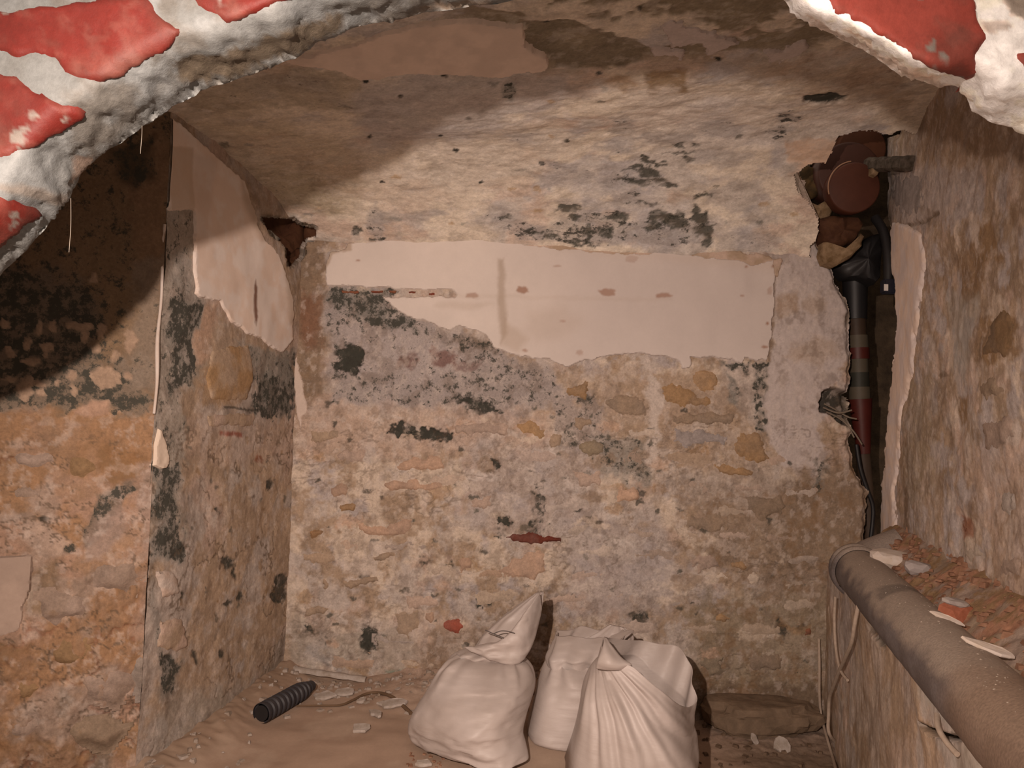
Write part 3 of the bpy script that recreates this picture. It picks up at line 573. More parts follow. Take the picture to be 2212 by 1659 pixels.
# pier in front of the left wall
PP = np.array([[-0.838, 1.75], [-1.35, 1.457], [-1.0, 0.78]]); seg = np.linalg.norm(np.diff(PP, axis=0), axis=1); cum = np.concatenate([[0], np.cumsum(seg)])
def pier_pos(u, v): return np.stack([np.interp(u, cum, PP[:, 0]), np.interp(u, cum, PP[:, 1]), v], -1)
pier = Surf(pier_pos, (0, cum[-1]), (FLOOR-.03, 0.85), (0.0034, 0.0034), low=.018, lowf=4, facing=np.array([.4, -1., 0]))
two(pier, [PINK*.92, TAN*1.1, LIME*.85, TAN*.6+OCHRE*.5], 6, 70)
pier.d += .006*fbm(pier.P, 14, 5, 80, .62, (1, 1, .7))
rk = ss(1130, 1330, pier.px[:, 1]+.5*(340-pier.px[:, 0])*.3); pier.d += rk*.034*fbm(pier.P, 9, 5, 44, .6, (1.2, 1, .7))
pier.msk[:, 0] = .16; pier.msk[:, 2] = .24
ppn = pier.paint
ppn([(-400, -200), (420, -200), (345, 870), (300, 895), (250, 912), (190, 870), (110, 900), (40, 870), (-400, 890)], OLIVE*1.25, .95, 12, 34, mold=.62, ochre=.1)
ppn([(330, 260), (360, 330), (355, 640), (310, 640), (290, 560), (270, 480), (280, 380)], TAN*.8, .7, 14, 20, mold=.36)
ppn([(240, 330), (330, 290), (330, 400), (290, 420), (250, 370)], DARK*1.3, .7, 14, 18, mold=.75)
ppn([(-400, 560), (100, 580), (200, 620), (230, 760), (150, 800), (-400, 790)], GREY*.85, .8, 30, 36, mold=.80)
ppn([(-400, 780), (230, 790), (330, 780), (330, 890), (260, 905), (180, 870), (90, 895), (-400, 870)], GREY*1.0, .75, 14, 34, mold=.78)
ppn([(290, 560), (345, 560), (345, 860), (280, 830)], GREY*1.05, .7, 14, 20, mold=.52)
# cream flakes left on the dark mould
for x, y, rx, ry in ((228, 815, 32, 26), (115, 705, 10, 14), (85, 712, 8, 16), (170, 705, 26, 10), (217, 715, 10, 16), (180, 725, 9, 14), (20, 760, 12, 10), (62, 740, 9, 12), (100, 752, 14, 10), (65, 780, 20, 8), (55, 840, 20, 22), (85, 830, 16, 8), (155, 810, 10, 10), (20, 820, 14, 8), (205, 600, 7, 10), (250, 770, 10, 14), (278, 810, 8, 8), (100, 770, 8, 6), (210, 755, 8, 8), (12, 700, 10, 10), (125, 830, 8, 6), (280, 740, 14, 24), (90, 850, 8, 8), (160, 840, 7, 12)):
    ppn(ell(x, y, rx, ry), CREAM*.8, .92, 2, 7, 40, mold=0.05, d=.002)
ppn([(160, 890), (200, 860), (236, 865), (234, 900), (190, 900)], PINK*1.1, .9, 4, 8, mold=.05)
ppn([(-300, 900), (160, 905), (330, 935), (330, 1040), (200, 1010), (-300, 1000)], TAN*.5+OCHRE*.5, .4, 26, 30, ochre=.35)
ppn([(220, 960), (330, 990), (330, 1020), (250, 1050), (215, 1010)], OCHRE*.85, .75, 10, 14, ochre=.7)
ppn([(210, 1075), (280, 1040), (300, 1060), (250, 1110), (230, 1150), (190, 1185), (175, 1175)], GREY*.8, .8, 6, 14, mold=.78)
ppn([(190, 1150), (270, 1080), (275, 1160), (240, 1200), (180, 1210)], LILAC, .8, 10, 14, mold=.42)
ppn([(55, 1150), (100, 1120), (150, 1160), (145, 1190), (90, 1205), (60, 1180)], WHITE*.85, .8, 8, 14)
ppn(ell(96, 1122, 11, 8), DARK, .95, 2, 3); ppn(ell(150, 1180, 14, 12), GREY*.7, .7, 5, 8, mold=.7)
ppn([(60, 1240), (130, 1200), (120, 1290), (100, 1330), (60, 1320)], OLIVE*1.3, .8, 8, 10); ppn([(190, 1290), (260, 1240), (300, 1260), (280, 1380), (200, 1380)], OCHRE*1.0, .7, 12, 16, ochre=.6)
ppn([(-300, 1380), (80, 1380), (60, 1430), (-300, 1470)], OCHRE*.8, .7, 12, 16, ochre=.6); ppn([(-300, 1580), (230, 1590), (230, 1700), (-300, 1700)], OCHRE*.95, .6, 20, 20, ochre=.6)
ppn([(130, 1480), (160, 1500), (150, 1540), (125, 1540)], GREY*.8, .7, 8, 8); ppn([(195, 1610), (240, 1600), (240, 1700), (190, 1700)], GREY*.8, .8, 10, 10, mold=.6)
ppn([(300, 1000), (345, 1000), (345, 1200), (310, 1210)], LILAC, .6, 8, 12, mold=.4); ppn([(300, 1380), (345, 1400), (345, 1520), (310, 1520)], GREY, .5, 10, 12, mold=.45)
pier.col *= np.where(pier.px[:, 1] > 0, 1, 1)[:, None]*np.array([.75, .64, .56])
grime(pier, .8*ss(860, 930, pier.px[:, 1]), 220, (1, 1, .8)); crevices(pier, .7*ss(900, 980, pier.px[:, 1]), 10, 51, RUST*.8, .05, .006); crevices(pier, ss(900, 980, pier.px[:, 1]), 28, 52, BROWN*.5, .06, .002)
po = pier.build('wall_left_pier', M_SIDE, sharp=60); po.name = 'wall_front_left'; tag(po, kind='structure')
pier.patch('plaster_patch', [(-200, 1200), (75, 1195), (70, 1240), (58, 1330), (45, 1370), (-200, 1385)], M_SIDE, po, h=.005, col=PINK*.78, col2=PINK*.68, step=.0034, warp=8, smooth=.8, rough=.002)
for i, (poly, cl) in enumerate([([(70, 1290), (130, 1260), (190, 1270), (200, 1330), (130, 1360), (80, 1340)], PINK), ([(90, 1380), (170, 1350), (250, 1370), (240, 1430), (150, 1450), (95, 1430)], OCHRE*1.1), ([(10, 1440), (90, 1440), (120, 1490), (60, 1520), (0, 1500)], OCHRE*1.15),
                                ([(150, 1450), (260, 1430), (300, 1480), (250, 1530), (170, 1520)], PINK*.95), ([(0, 1540), (90, 1530), (120, 1570), (60, 1610), (0, 1610)], PINK*1.0), ([(130, 1560), (230, 1540), (290, 1570), (240, 1620), (150, 1610)], TAN), ([(200, 1200), (300, 1190), (320, 1250), (270, 1290), (200, 1270)], PINK*.95),
                                ([(20, 960), (110, 950), (150, 990), (90, 1030), (20, 1020)], PINK), ([(20, 1050), (80, 1040), (120, 1080), (70, 1100), (15, 1090)], PINK*1.02), ([(280, 1420), (330, 1410), (335, 1500), (290, 1520)], LIME*.9), ([(140, 980), (200, 970), (220, 1020), (170, 1050), (130, 1030)], OCHRE*1.1)]):
    pier.patch('stone', poly, M_STONE, po, h=.003+.006*ss(1130, 1330, np.mean(poly, 0)[1]), col=cl*.66, col2=cl*.5+OCHRE*.1, step=.006, warp=14, wf=16, edge=34, depth=.008, dome=.2, rough=.009, rf=20, ochre=.35, seed=i+5)
v = [(-.885, 1.738, FLOOR-.05), (-.843, 1.80, FLOOR-.05), (-.843, 1.80, .8), (-.885, 1.738, .8)]
mesh_obj('corner_core', v, [(0, 1, 2, 3)], M_STONE, wall_left, False, np.tile(PINK*.7, (4, 1)), np.zeros((4, 3)))
# plaster bead on the pier's arris and the cream tongue below it
M_PLASTER = noisy('smooth_plaster', tuple(SMOOTH*.92), tuple(WHITE*.98), 18, .8, .2, .15)
tb = empty('trim_1', (B[0], B[1], 0)); tb['kind'] = 'structure'
zz = np.linspace(.43, -.02, 40); pts = np.stack([B[0]+.002*np.sin(zz*30), np.full(40, B[1]-.006), zz], -1)
keep_world(tube('corner_bead', pts, .0034+.0016*np.abs(np.sin(zz*13))**3, M_PLASTER, None, 8), tb)
left.patch('plaster_patch', [(341, 920), (352, 928), (362, 960), (367, 995), (362, 1012), (350, 1016), (330, 1008), (334, 960)], M_SIDE, wall_left, h=.007, col=CREAM*1.1, step=.003, warp=2, edge=5, smooth=.9)
# ragged white plaster fillet in the back-left corner
back.patch('plaster_patch', [(628, 640), (638, 640), (643, 760), (656, 820), (661, 862), (668, 890), (655, 900), (650, 935), (642, 920), (628, 800)], M_WALL, wall_back, h=.006, col=SMOOTH*1.0, step=.003, warp=5, edge=5, smooth=.7)

# ================================================================== RIGHT WALL, ledge and plinth
SR = 0.272; LR = math.hypot(1, SR)
def right_pos(u, v): return np.stack([.58+SR*u, u, v], -1)
right = Surf(right_pos, (0.50, 2.52), (-0.40, 1.10), (0.0042, 0.0042), low=.014, lowf=4, facing=np.array([-1., .1, 0]))
two(right, [TAN*1.05, LIME*.9, PINK*.95, TAN*.85, LILAC], 8, 90, (1, .9, .85))
right.d += .005*fbm(right.P, 22, 4, 81, .6, (1, 1, .9)); right.msk[:, 0] = .1; right.msk[:, 2] = .42+.3*fbm(right.P, 5, 3, 8)
rp = right.paint; sr = (1, 1, .65)
rp([(1880, 200), (2300, 240), (2300, 380), (2000, 340), (1920, 300)], BROWN*1.2, .75, 18, 20, ochre=.2, mold=.2, st=sr)  # arch's cast shadow on the wall top, put into the colour as brown
rp([(1930, 360), (2120, 360), (2080, 440), (2040, 470), (1950, 490), (1925, 460)], LILAC*1.02, .75, 14, 18, st=sr)
for poly in ([(2060, 560), (2095, 510), (2130, 560), (2110, 640), (2070, 660)], [(2120, 690), (2150, 660), (2200, 690), (2190, 780), (2110, 780)], [(2060, 860), (2090, 850), (2095, 900), (2065, 915)], [(2110, 490), (2140, 470), (2160, 560), (2120, 570)]):
    rp(poly, OCHRE*.72, .9, 5, 12, 22, ochre=.5, st=sr)
rp([(2040, 640), (2110, 640), (2100, 760), (2080, 830), (2045, 800)], GREY*1.15, .7, 14, 14, smooth=.5, st=sr)
for i in range(26):
    x, y = rng.uniform(2040, 2220), rng.uniform(480, 1180); rp(ell(x, y, rng.uniform(5, 12), rng.uniform(16, 45)), [CREAM*1.05, LIME*1.1, BROWN*1.3][i % 3], .75, 4, 12, 30, st=sr)
rp([(2090, 960), (2230, 980), (2230, 1330), (2150, 1250), (2090, 1100)], PINK*.98, .5, 20, 24, mold=.1)
rp([(1950, 860), (2010, 800), (2020, 1050), (1960, 1100)], OLIVE*1.35, .7, 14, 16, st=sr)
rp([(1950, 1060), (1962, 1050), (1968, 1140), (1952, 1150)], BROWN, .9, 4, 5)
rp([(1985, 440), (2035, 460), (2030, 490), (2000, 480)], BROWN, .4, 3, 6); rp([(1940, 490), (1990, 478), (2030, 455), (2032, 462), (1990, 486), (1945, 498)], BROWN*.7, .8, 2, 4, d=-.006)
rp(ell(2030, 810, 10, 6), BROWN*.8, .8, 3, 4); rp([(2075, 1110), (2095, 1115), (2098, 1160), (2078, 1165)], RUST*1.2, .8, 4, 8)
grime(right, 1.0, 240, (1, 1, .7)); right.col *= 1.16
rcut = [(1925, 100), (1940, 290), (1912, 300), (1905, 340), (1915, 400), (1906, 440), (1920, 520), (1931, 600), (1935, 680), (1926, 780), (1916, 900), (1906, 1020), (1898, 1100), (1885, 1150), (1860, 1180), (1840, 1400), (3500, 1400), (3500, -2500), (1925, -2500)]
q = right.px+np.stack([fbm(right.P, 10, 3, 3), fbm(right.P, 10, 3, 34)], -1)*5
dr = sdf(q, rcut); dr = np.where(right.P[:, 1] < 1.6, -50, dr)
right.d -= .012*ss(-18, 0, dr); snap_edge(right, dr, 4, .30)
wall_right = tag(right.build('wall_right', M_SIDE, sharp=70), kind='structure')
def arris_paint(P, q, c, m, H): c *= (1+.1*fbm(P, 10, 3, 2, .6, (1, 1, .4)))[:, None]
right.patch('plaster_patch', [(1925, 470), (1960, 480), (2000, 500), (2010, 560), (2000, 640), (1985, 760), (1965, 860), (1945, 960), (1935, 1060), (1945, 1140), (1985, 1190), (1995, 1225), (1940, 1215), (1880, 1180), (1868, 1170), (1886, 1145), (1900, 1080), (1918, 880), (1934, 680), (1920, 520)],
            M_SIDE, wall_right, h=.007, col=SMOOTH*1.4, col2=LILAC*1.85, step=.005, warp=4, edge=9, smooth=.85, rough=.001, depth=.02, painter=arris_paint)['label'] = 'smooth plaster strip along the arris'
for i, (poly, cl) in enumerate([([(2060, 1170), (2110, 1165), (2130, 1210), (2080, 1225)], CREAM*.9), ([(2140, 1060), (2200, 1070), (2200, 1120), (2150, 1110)], LIME), ([(2075, 1105), (2098, 1110), (2098, 1160), (2076, 1160)], RUST*1.3), ([(2150, 1200), (2210, 1200), (2215, 1260), (2160, 1250)], PINK), ([(2110, 820), (2160, 800), (2180, 850), (2130, 880)], TAN),
                                ([(2115, 700), (2150, 665), (2195, 690), (2190, 775), (2120, 778)], OCHRE*.75), ([(1930, 375), (1985, 370), (2020, 420), (1990, 465), (1945, 470), (1922, 430)], LILAC), ([(2110, 900), (2190, 890), (2200, 960), (2130, 980)], PINK*.9)]):
    right.patch('stone', poly, M_STONE, wall_right, h=.002, col=cl*.85, col2=cl*.6+LIME*.1, step=.007, warp=14, edge=18, depth=.006, dome=.3, rough=.004, rf=30, seed=i+9, ochre=.25)
# ledge of rubble behind the pipe
def ledge_pos(u, v):
    t = v; return np.stack([.433+SR*u+.01+t*.19, u, -.435+.17*np.where(t > 0, np.abs(t)**.8, t*.5)], -1)
ledge = Surf(ledge_pos, (0.5, 2.36), (-.22, 1), (.0055, .03), low=.012, lowf=9, facing=np.array([-.6, -.3, 1.]))
two(ledge, [RUST*1.1+TAN*.35, TAN*.8, PINK*.7, OCHRE*.8], 14, 110)
ledge.d += .006*fbm(ledge.P, 40, 4, 12); ledge.msk[:, 0] = .1; ledge.msk[:, 2] = .3
lo_ = ledge.build('ledge', M_STONE, wall_right)
def plinth_pos(u, v): return np.stack([.388+SR*u, u, v], -1)
plinth = Surf(plinth_pos, (.5, 2.54), (FLOOR-.16, -.455), (.0045, .004), low=.012, lowf=4, facing=np.array([-1., .1, 0]))
two(plinth, [TAN*1.15, PINK*1.0, TAN*.95, LIME*.9], 7, 120, (1, .9, .75))
plinth.d += .004*fbm(plinth.P, 24, 4, 83, .6, (1, 1, .6)); plinth.msk[:, 0] = .12; plinth.msk[:, 2] = .3
plp = plinth.paint; sp = (1, 1, .55)
plp([(1820, 1300), (1870, 1310), (1990, 1440), (1960, 1660), (1830, 1660), (1850, 1450)], TAN*.8, .6, 20, 20, ochre=.5, st=sp)
plp([(1985, 1420), (2130, 1590), (2110, 1600), (2040, 1570), (1985, 1500)], GREY*1.35, .85, 12, 10, smooth=.7)
plp([(2030, 1600), (2140, 1600), (2160, 1680), (2060, 1680)], GREY*1.3, .7, 14, 12, smooth=.5)
plp([(1810, 1290), (1850, 1300), (1845, 1380), (1830, 1430), (1812, 1350)], LILAC*.9, .7, 10, 12, st=sp)
plp([(1930, 1380), (1960, 1420), (1975, 1520), (1960, 1540), (1940, 1460)], LILAC*.95, .6, 12, 12, st=sp)
plp([(1984, 1556), (2010, 1572), (2050, 1586), (2122, 1582), (2122, 1594), (2060, 1600), (2010, 1588), (1990, 1570)], DARK*.6, 1, 2, 2, d=-.03)
plp([(1880, 1330), (1910, 1380), (1905, 1400), (1875, 1360)], DARK, .8, 4, 5, d=-.012)
grime(plinth, .8, 250, (1, 1, .6)); plinth.col *= 1.1
plo = plinth.build('plinth', M_SIDE, wall_right)
# dark lining of the pipe chase
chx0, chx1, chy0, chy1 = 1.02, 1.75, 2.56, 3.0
M_CHASE = noisy('chase_dark', (.035, .025, .018), (.10, .07, .045), 14, .95, .1, .6, .02)  # very dark brown for the recess linings
v = [(chx0, chy0, -1), (chx0, chy1, -1), (chx1, chy1, -1), (chx1, chy0-.4, -1), (chx0, chy0, 1.2), (chx0, chy1, 1.2), (chx1, chy1, 1.2), (chx1, chy0-.4, 1.2)]
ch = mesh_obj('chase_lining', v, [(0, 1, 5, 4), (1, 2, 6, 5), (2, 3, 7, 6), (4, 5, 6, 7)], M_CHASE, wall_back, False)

# ================================================================== FLOOR
flr = Surf(lambda u, v: np.stack([u, v, np.full_like(u, FLOOR)], -1), (-1.55, 1.3), (0.35, 2.56), .0058, low=.010, lowf=5, facing=np.array([0, 0, 1.]))
two(flr, [np.array([.36, .255, .19]), np.array([.33, .23, .17]), np.array([.40, .295, .225])], 4, 130)
flr.msk[:, 1] = .75
nb = np.clip((flr.P[:, 1]-2.22)/.28, 0, 1)*ss(-.5, -.2, flr.P[:, 0]+.02)
dleft = flr.P[:, 0]-np.interp(flr.P[:, 1], [1.75, 2.5], [B[0], A[0]])
lbank = ss(.16, 0, dleft)
flr.d += nb*(.045-.035*ss(.3, .6, flr.P[:, 0]))*(1+.6*fbm(flr.P, 20, 4, 14))+lbank*.045*(1+.4*fbm(flr.P, 14, 4, 15))
rr_ = ss(.55, .85, flr.P[:, 0]+.1*fbm(flr.P, 6, 3, 4)); flr.d += rr_*.008*(1+fbm(flr.P, 45, 4, 16)); flr.col *= (1+.5*rr_*fbm(flr.P, 25, 5, 18, .65))[:, None]; flr.col = flr.col*(1-.85*rr_[:, None])+BROWN*.7*.85*rr_[:, None]; flr.msk[:, 1] -= .6*rr_; flr.msk[:, 0] += .25*rr_
nn = np.clip(nb*1.5, 0, 1); flr.col = flr.col*(1-.5*nn[:, None])+PINK*.85*.5*nn[:, None]; flr.msk[:, 1] -= .6*nn
lb = lbank; flr.col = flr.col*(1-.6*lb[:, None])+BROWN*1.2*.6*lb[:, None]
flr.d -= .11*ss(.44, .62, flr.P[:, 0])*ss(1.8, 2.1, flr.P[:, 1])
floor = tag(flr.build('floor', M_FLOOR), kind='structure')
def floor_z(x, y):
    k = np.argmin((flr.P[:, 0]-x)**2+(flr.P[:, 1]-y)**2); return FLOOR+flr.d[k]
def on_floor(px, py):
    p = atz(np.float64(px), np.float64(py), FLOOR)
    for _ in range(6): p = atz(np.float64(px), np.float64(py), floor_z(p[0], p[1]))
    return p

# ================================================================== FRONT WALL with the broken arch opening
opening = [(-560, 2900), (-560, 1100), (-450, 860), (-260, 745), (-90, 660), (0, 598), (60, 538), (105, 480), (150, 432), (172, 380), (206, 345), (245, 318), (310, 272), (380, 226), (430, 196), (490, 178), (560, 152), (640, 128), (690, 92), (740, 70), (800, 52), (850, 46), (905, 30), (980, 18), (1080, 6), (1180, -12), (1350, -30), (1560, -25),
           (1690, -4), (1722, 34), (1760, 55), (1800, 74), (1850, 104), (1890, 122), (1945, 160), (2010, 180), (2070, 186), (2085, 205), (2100, 240), (2140, 262), (2185, 276), (2212, 292), (2400, 370), (2600, 480), (2720, 700), (2760, 2900)]
def front_d(px):                       # distance outward from the opening's edge, in pixels
    return sdf(px, opening)
def lipw(px): return np.interp(px[:, 0], [0, 300, 700, 1100, 1700, 2050, 2212], [150, 160, 130, 90, 40, 50, 130])
def front_pos(u, v):
    q = np.stack([u.ravel(), v.ravel()], -1); d = front_d(q); t = np.clip(d/lipw(q), 0, 1)
    D = .80+.105*(1-t)**1.7
    P = at(q[:, 0], q[:, 1], D); return P.reshape(u.shape+(3,))
front = Surf(front_pos, (-950, 2950), (-950, 2760), 7.0, low=.004, lowf=10)
keepf = front.px[:, 0]
two(front, [.5*np.array([.50, .44, .405]), .5*np.array([.44, .375, .335]), .5*np.array([.40, .32, .27]), .55*np.array([.55, .49, .46])], 10, 140)
dF = front_d(front.px+np.stack([fbm(front.P, 40, 2, 3), fbm(front.P, 40, 2, 34)], -1)*6)
lip = np.clip(1-dF/lipw(front.px), 0, 1)
ff = fbm(front.P, 26, 4, 84, .55); f3 = fbm(front.P, 48, 4, 86, .6, (1, 1, 1.6)); front.d += (.003+.004*lip)*(.5*ff+.5*np.round(ff*7)/7)+(.0012+.0075*lip)*(.6*f3+.4*np.round(f3*5)/5); front.msk[:, 0] = .08; front.msk[:, 2] = .12; front.msk[:, 1] = .3*(1-lip)
fpn = front.paint
def W(*p): return list(p)
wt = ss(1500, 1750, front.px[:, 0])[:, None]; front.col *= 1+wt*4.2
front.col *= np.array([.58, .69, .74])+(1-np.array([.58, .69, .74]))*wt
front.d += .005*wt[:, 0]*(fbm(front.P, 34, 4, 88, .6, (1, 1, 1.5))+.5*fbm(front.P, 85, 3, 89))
fpn([(380, 145), (400, 125), (520, 105), (620, 70), (700, 40), (745, 25), (740, 60), (650, 110), (540, 150), (450, 176), (390, 172)], OLIVE*.42, .95, 6, 14, 50, seed=4)  # shade of the hollow in the soffit, put in as dark olive paint
fpn([(160, 350), (200, 335), (200, 355), (165, 390), (140, 400)], PEACH*.55*.8, .7, 5, 6, 50)
fpn([(880, 35), (960, 10), (1060, -10), (1060, 10), (930, 30)], OCHRE*.55, .6, 8, 8, 50); fpn([(2160, -20), (2240, -20), (2240, 60), (2180, 30)], OLIVE*.55, .8, 6, 8, 50); fpn([(2120, 45), (2190, 50), (2170, 70), (2130, 68)], GREY*.55, .6, 6, 6, 50)
fpn([(0, 398), (100, 405), (160, 420), (140, 440), (60, 425), (0, 410)], OCHRE*.55, .35, 5, 6)
fpn([(1735, 20), (1850, 90), (1990, 165), (2060, 185), (2040, 196), (1900, 135), (1760, 60)], CREAM*.55, .7, 6, 6, 50)
G2 = dF.reshape(front.nu, front.nv); gx, gy = np.gradient(G2, front.u[1]-front.u[0], front.v[1]-front.v[0]); gl = np.hypot(gx, gy)+1e-6
near = (dF < 0) & (dF > -24); qs = front.px-np.where(near, dF, 0)[:, None]*np.stack([(gx/gl**2).ravel(), (gy/gl**2).ravel()], -1)
Pn = front_pos(qs[:, 0], qs[:, 1]); front.P = np.where(near[:, None], Pn*np.where(dF < -8, 1.10, 1.0)[:, None], front.P)
front.d = np.where(dF < 0, front.d*.3, front.d); front.cut |= dF < -16
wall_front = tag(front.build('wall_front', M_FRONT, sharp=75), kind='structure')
RB = np.array([.108, .0105, .007]); RP = np.array([.115, .026, .019])
def brick_paint(P, q, c, m, H):
    n = fbm(P, 11, 4, 33); k = ss(-.15, .3, n)[:, None]; c[:] = RB*(1-k)+RP*k
    c *= (1+.25*fbm(P, 20, 4, 5))[:, None]*(1+2.6*ss(1500, 1750, q[:, 0]))[:, None]  # right-hand bricks lightened in colour to make up for weaker lamplight
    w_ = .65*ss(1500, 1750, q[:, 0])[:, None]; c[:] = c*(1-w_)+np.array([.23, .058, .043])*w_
    b_ = ss(.0, .35, fbm(P, 16, 5, 71, .65))[:, None]; c[:] = c*(1-.5*b_)+np.array([.075, .028, .020])*.5*b_
    b_ = ss(.05, .4, fbm(P, 24, 5, 73, .65))[:, None]; c[:] = c*(1-.35*b_)+np.array([.17, .065, .05])*.35*b_
    s_ = ss(.40, .48, fbm(P, 34, 4, 66)); c[:] = c*(1-s_[:, None])+LIME*.38*s_[:, None]
bricks = [([(-170, 15), (0, 14), (50, 6), (330, -20), (345, 12), (380, 44), (418, 56), (404, 78), (385, 100), (340, 130), (290, 160), (250, 178), (225, 185), (180, 180), (140, 165), (112, 136), (75, 128), (48, 134), (0, 118), (-170, 60)], 1),
          ([(385, -200), (760, -200), (660, -6), (605, 18), (560, 38), (485, 60), (455, 40), (410, 10), (385, -40)], 1),
          ([(-170, 95), (0, 146), (40, 156), (100, 196), (130, 220), (165, 220), (202, 242), (182, 270), (140, 300), (100, 320), (30, 340), (0, 350), (-170, 380)], 1),
          ([(-240, 420), (0, 410), (60, 430), (100, 446), (104, 456), (60, 500), (24, 532), (-14, 566), (-90, 620), (-240, 690)], 2),
          ([(1745, -30), (1900, -60), (2112, -40), (2120, 40), (2150, 85), (2118, 120), (2122, 168), (2098, 186), (2040, 168), (1990, 150), (1930, 112), (1870, 74), (1800, 38)], 3),
          ([(2180, 110), (2330, 90), (2400, 200), (2330, 260), (2230, 190)], 3),
          ([(-600, 40), (-200, 20), (-200, 330), (-600, 380)], 1), ([(-600, -420), (-160, -330), (-180, -10), (-600, 10)], 1), ([(-130, -330), (350, -420), (360, -60), (-140, -15)], 1), ([(400, -520), (900, -520), (800, -230), (400, -230)], 1),
          ([(800, -480), (1260, -500), (1230, -120), (790, -110)], 3), ([(1290, -500), (1720, -480), (1690, -110), (1260, -120)], 3), ([(1760, -480), (2200, -460), (2150, -80), (1740, -90)], 3), ([(2230, -440), (2700, -360), (2640, 40), (2190, -60)], 3), ([(2430, 90), (2860, 60), (2860, 420), (2480, 460)], 3),
          ([(-600, 420), (-250, 420), (-260, 800), (-600, 830)], 2), ([(-600, 870), (-230, 840), (-250, 1250), (-600, 1250)], 2), ([(2480, 500), (2860, 480), (2860, 850), (2500, 860)], 3)]
for i, (poly, k) in enumerate(bricks):
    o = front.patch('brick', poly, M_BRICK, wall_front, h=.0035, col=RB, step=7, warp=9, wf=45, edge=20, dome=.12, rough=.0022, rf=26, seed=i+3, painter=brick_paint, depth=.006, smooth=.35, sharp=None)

# ================================================================== DRAIN PIPE along the right wall, with its bend
M_PIPE = None
def pipe_material():
    m, t, b = nt('dusty_grey_pipe'); L = t.links.new
    col = nd(t, 'ShaderNodeAttribute', attribute_name='Col'); tc = nd(t, 'ShaderNodeTexCoord')
    n = nd(t, 'ShaderNodeTexNoise'); n.inputs['Scale'].default_value = 220; n.inputs['Detail'].default_value = 5
    L(tc.outputs['Object'], n.inputs['Vector'])
    r = nd(t, 'ShaderNodeMapRange'); r.inputs[1].default_value = .3; r.inputs[2].default_value = .7; r.inputs[3].default_value = .82; r.inputs[4].default_value = 1.18; L(n.outputs[0], r.inputs[0])
    v = nd(t, 'ShaderNodeVectorMath', operation='SCALE'); L(col.outputs['Color'], v.inputs[0]); L(r.outputs[0], v.inputs['Scale']); L(v.outputs[0], b.inputs['Base Color'])
    b.inputs['Roughness'].default_value = .75; b.inputs['Specular IOR Level'].default_value = .3
    bp = nd(t, 'ShaderNodeBump'); bp.inputs['Strength'].default_value = .35; bp.inputs['Distance'].default_value = .002; L(n.outputs[0], bp.inputs['Height']); L(bp.outputs[0], b.inputs['Normal'])
    return m
M_PIPE = pipe_material()
RPIPE = .066; ZP = -.42
def axis(y): return np.array([.433+SR*y, y, ZP])
def big_tube(name, pts, r, parent, seg=40, dust=1.0, bump=.0012):
    pts = np.asarray(pts); n = len(pts); r = np.broadcast_to(r, (n,)); T = np.gradient(pts, axis=0); T /= np.linalg.norm(T, axis=1, keepdims=True)
    side = np.cross(T[0], [0, 0, 1.]); side /= np.linalg.norm(side); vs, ns = [], []
    for i in range(n):
        side = side-T[i]*(side@T[i]); side /= np.linalg.norm(side); b = np.cross(side, T[i]); th = np.arange(seg)*2*math.pi/seg
        d = np.cos(th)[:, None]*side+np.sin(th)[:, None]*b; vs.append(pts[i]+d*r[i]); ns.append(d)
    v = np.concatenate(vs); nn_ = np.concatenate(ns); v = v+nn_*(bump*fbm(v, 40, 4, 3))[:, None]
    fs = [(i*seg+k, i*seg+(k+1) % seg, (i+1)*seg+(k+1) % seg, (i+1)*seg+k) for i in range(n-1) for k in range(seg)]
    c = np.tile(np.array([.115, .093, .088]), (len(v), 1)); f1 = fbm(v, 14, 4, 9)
    k = ss(-.1, .3, f1)[:, None]; c = c*(1-k)+np.array([.15, .128, .125])*k
    # dust and grit settled on the upper side
    k = (dust*ss(.25, .75, nn_[:, 2]*.9+.5*fbm(v, 22, 5, 21)+.12-.25*nn_[:, 0]*0))[:, None]; c = c*(1-k)+np.array([.30, .24, .195])*k
    k = ss(.16, .3, fbm(v, 9, 4, 31))[:, None]*.5; c = c*(1-k)+np.array([.06, .05, .046])*k
    k = ss(1.25, 1.05, v[:, 1]+.08*fbm(v, 16, 3, 6))[:, None]*.75; c = c*(1-k)+np.array([.22, .145, .10])*k
    o = mesh_obj(name, v, fs, M_PIPE, None, True, c, sharp=60); return keep_world(o, parent) if parent is not None else o
pr = tag(empty('drain_pipe', axis(1.6)), 'thick grey drain pipe coated in dust, lying along the right wall', 'pipe')
ys = np.linspace(.62, 2.16, 90); big_tube('barrel', [axis(y) for y in ys], RPIPE, pr, 44)
th = np.linspace(0, math.radians(80), 16); d0 = np.array([SR, 1, 0])/LR; e0 = axis(2.16); Rb = .085; sd = np.array([.86, -.23, .42]); sd /= np.linalg.norm(sd); sd -= d0*(sd@d0); sd /= np.linalg.norm(sd)
bend = [e0+d0*Rb*math.sin(a)+sd*Rb*(1-math.cos(a)) for a in th]; up = bend[-1]; bend += [up+sd*x for x in (.03, .08)]
big_tube('bend', bend, RPIPE*.985, pr, 40, .6)
for a in (0.0, .045):
    rr2 = np.array([RPIPE+.002, RPIPE+.010, RPIPE+.011, RPIPE+.010, RPIPE+.002])
    big_tube('collar', [e0+d0*(a+x) for x in (-.014, -.010, 0, .010, .014)], rr2, pr, 40, .7, .0006)
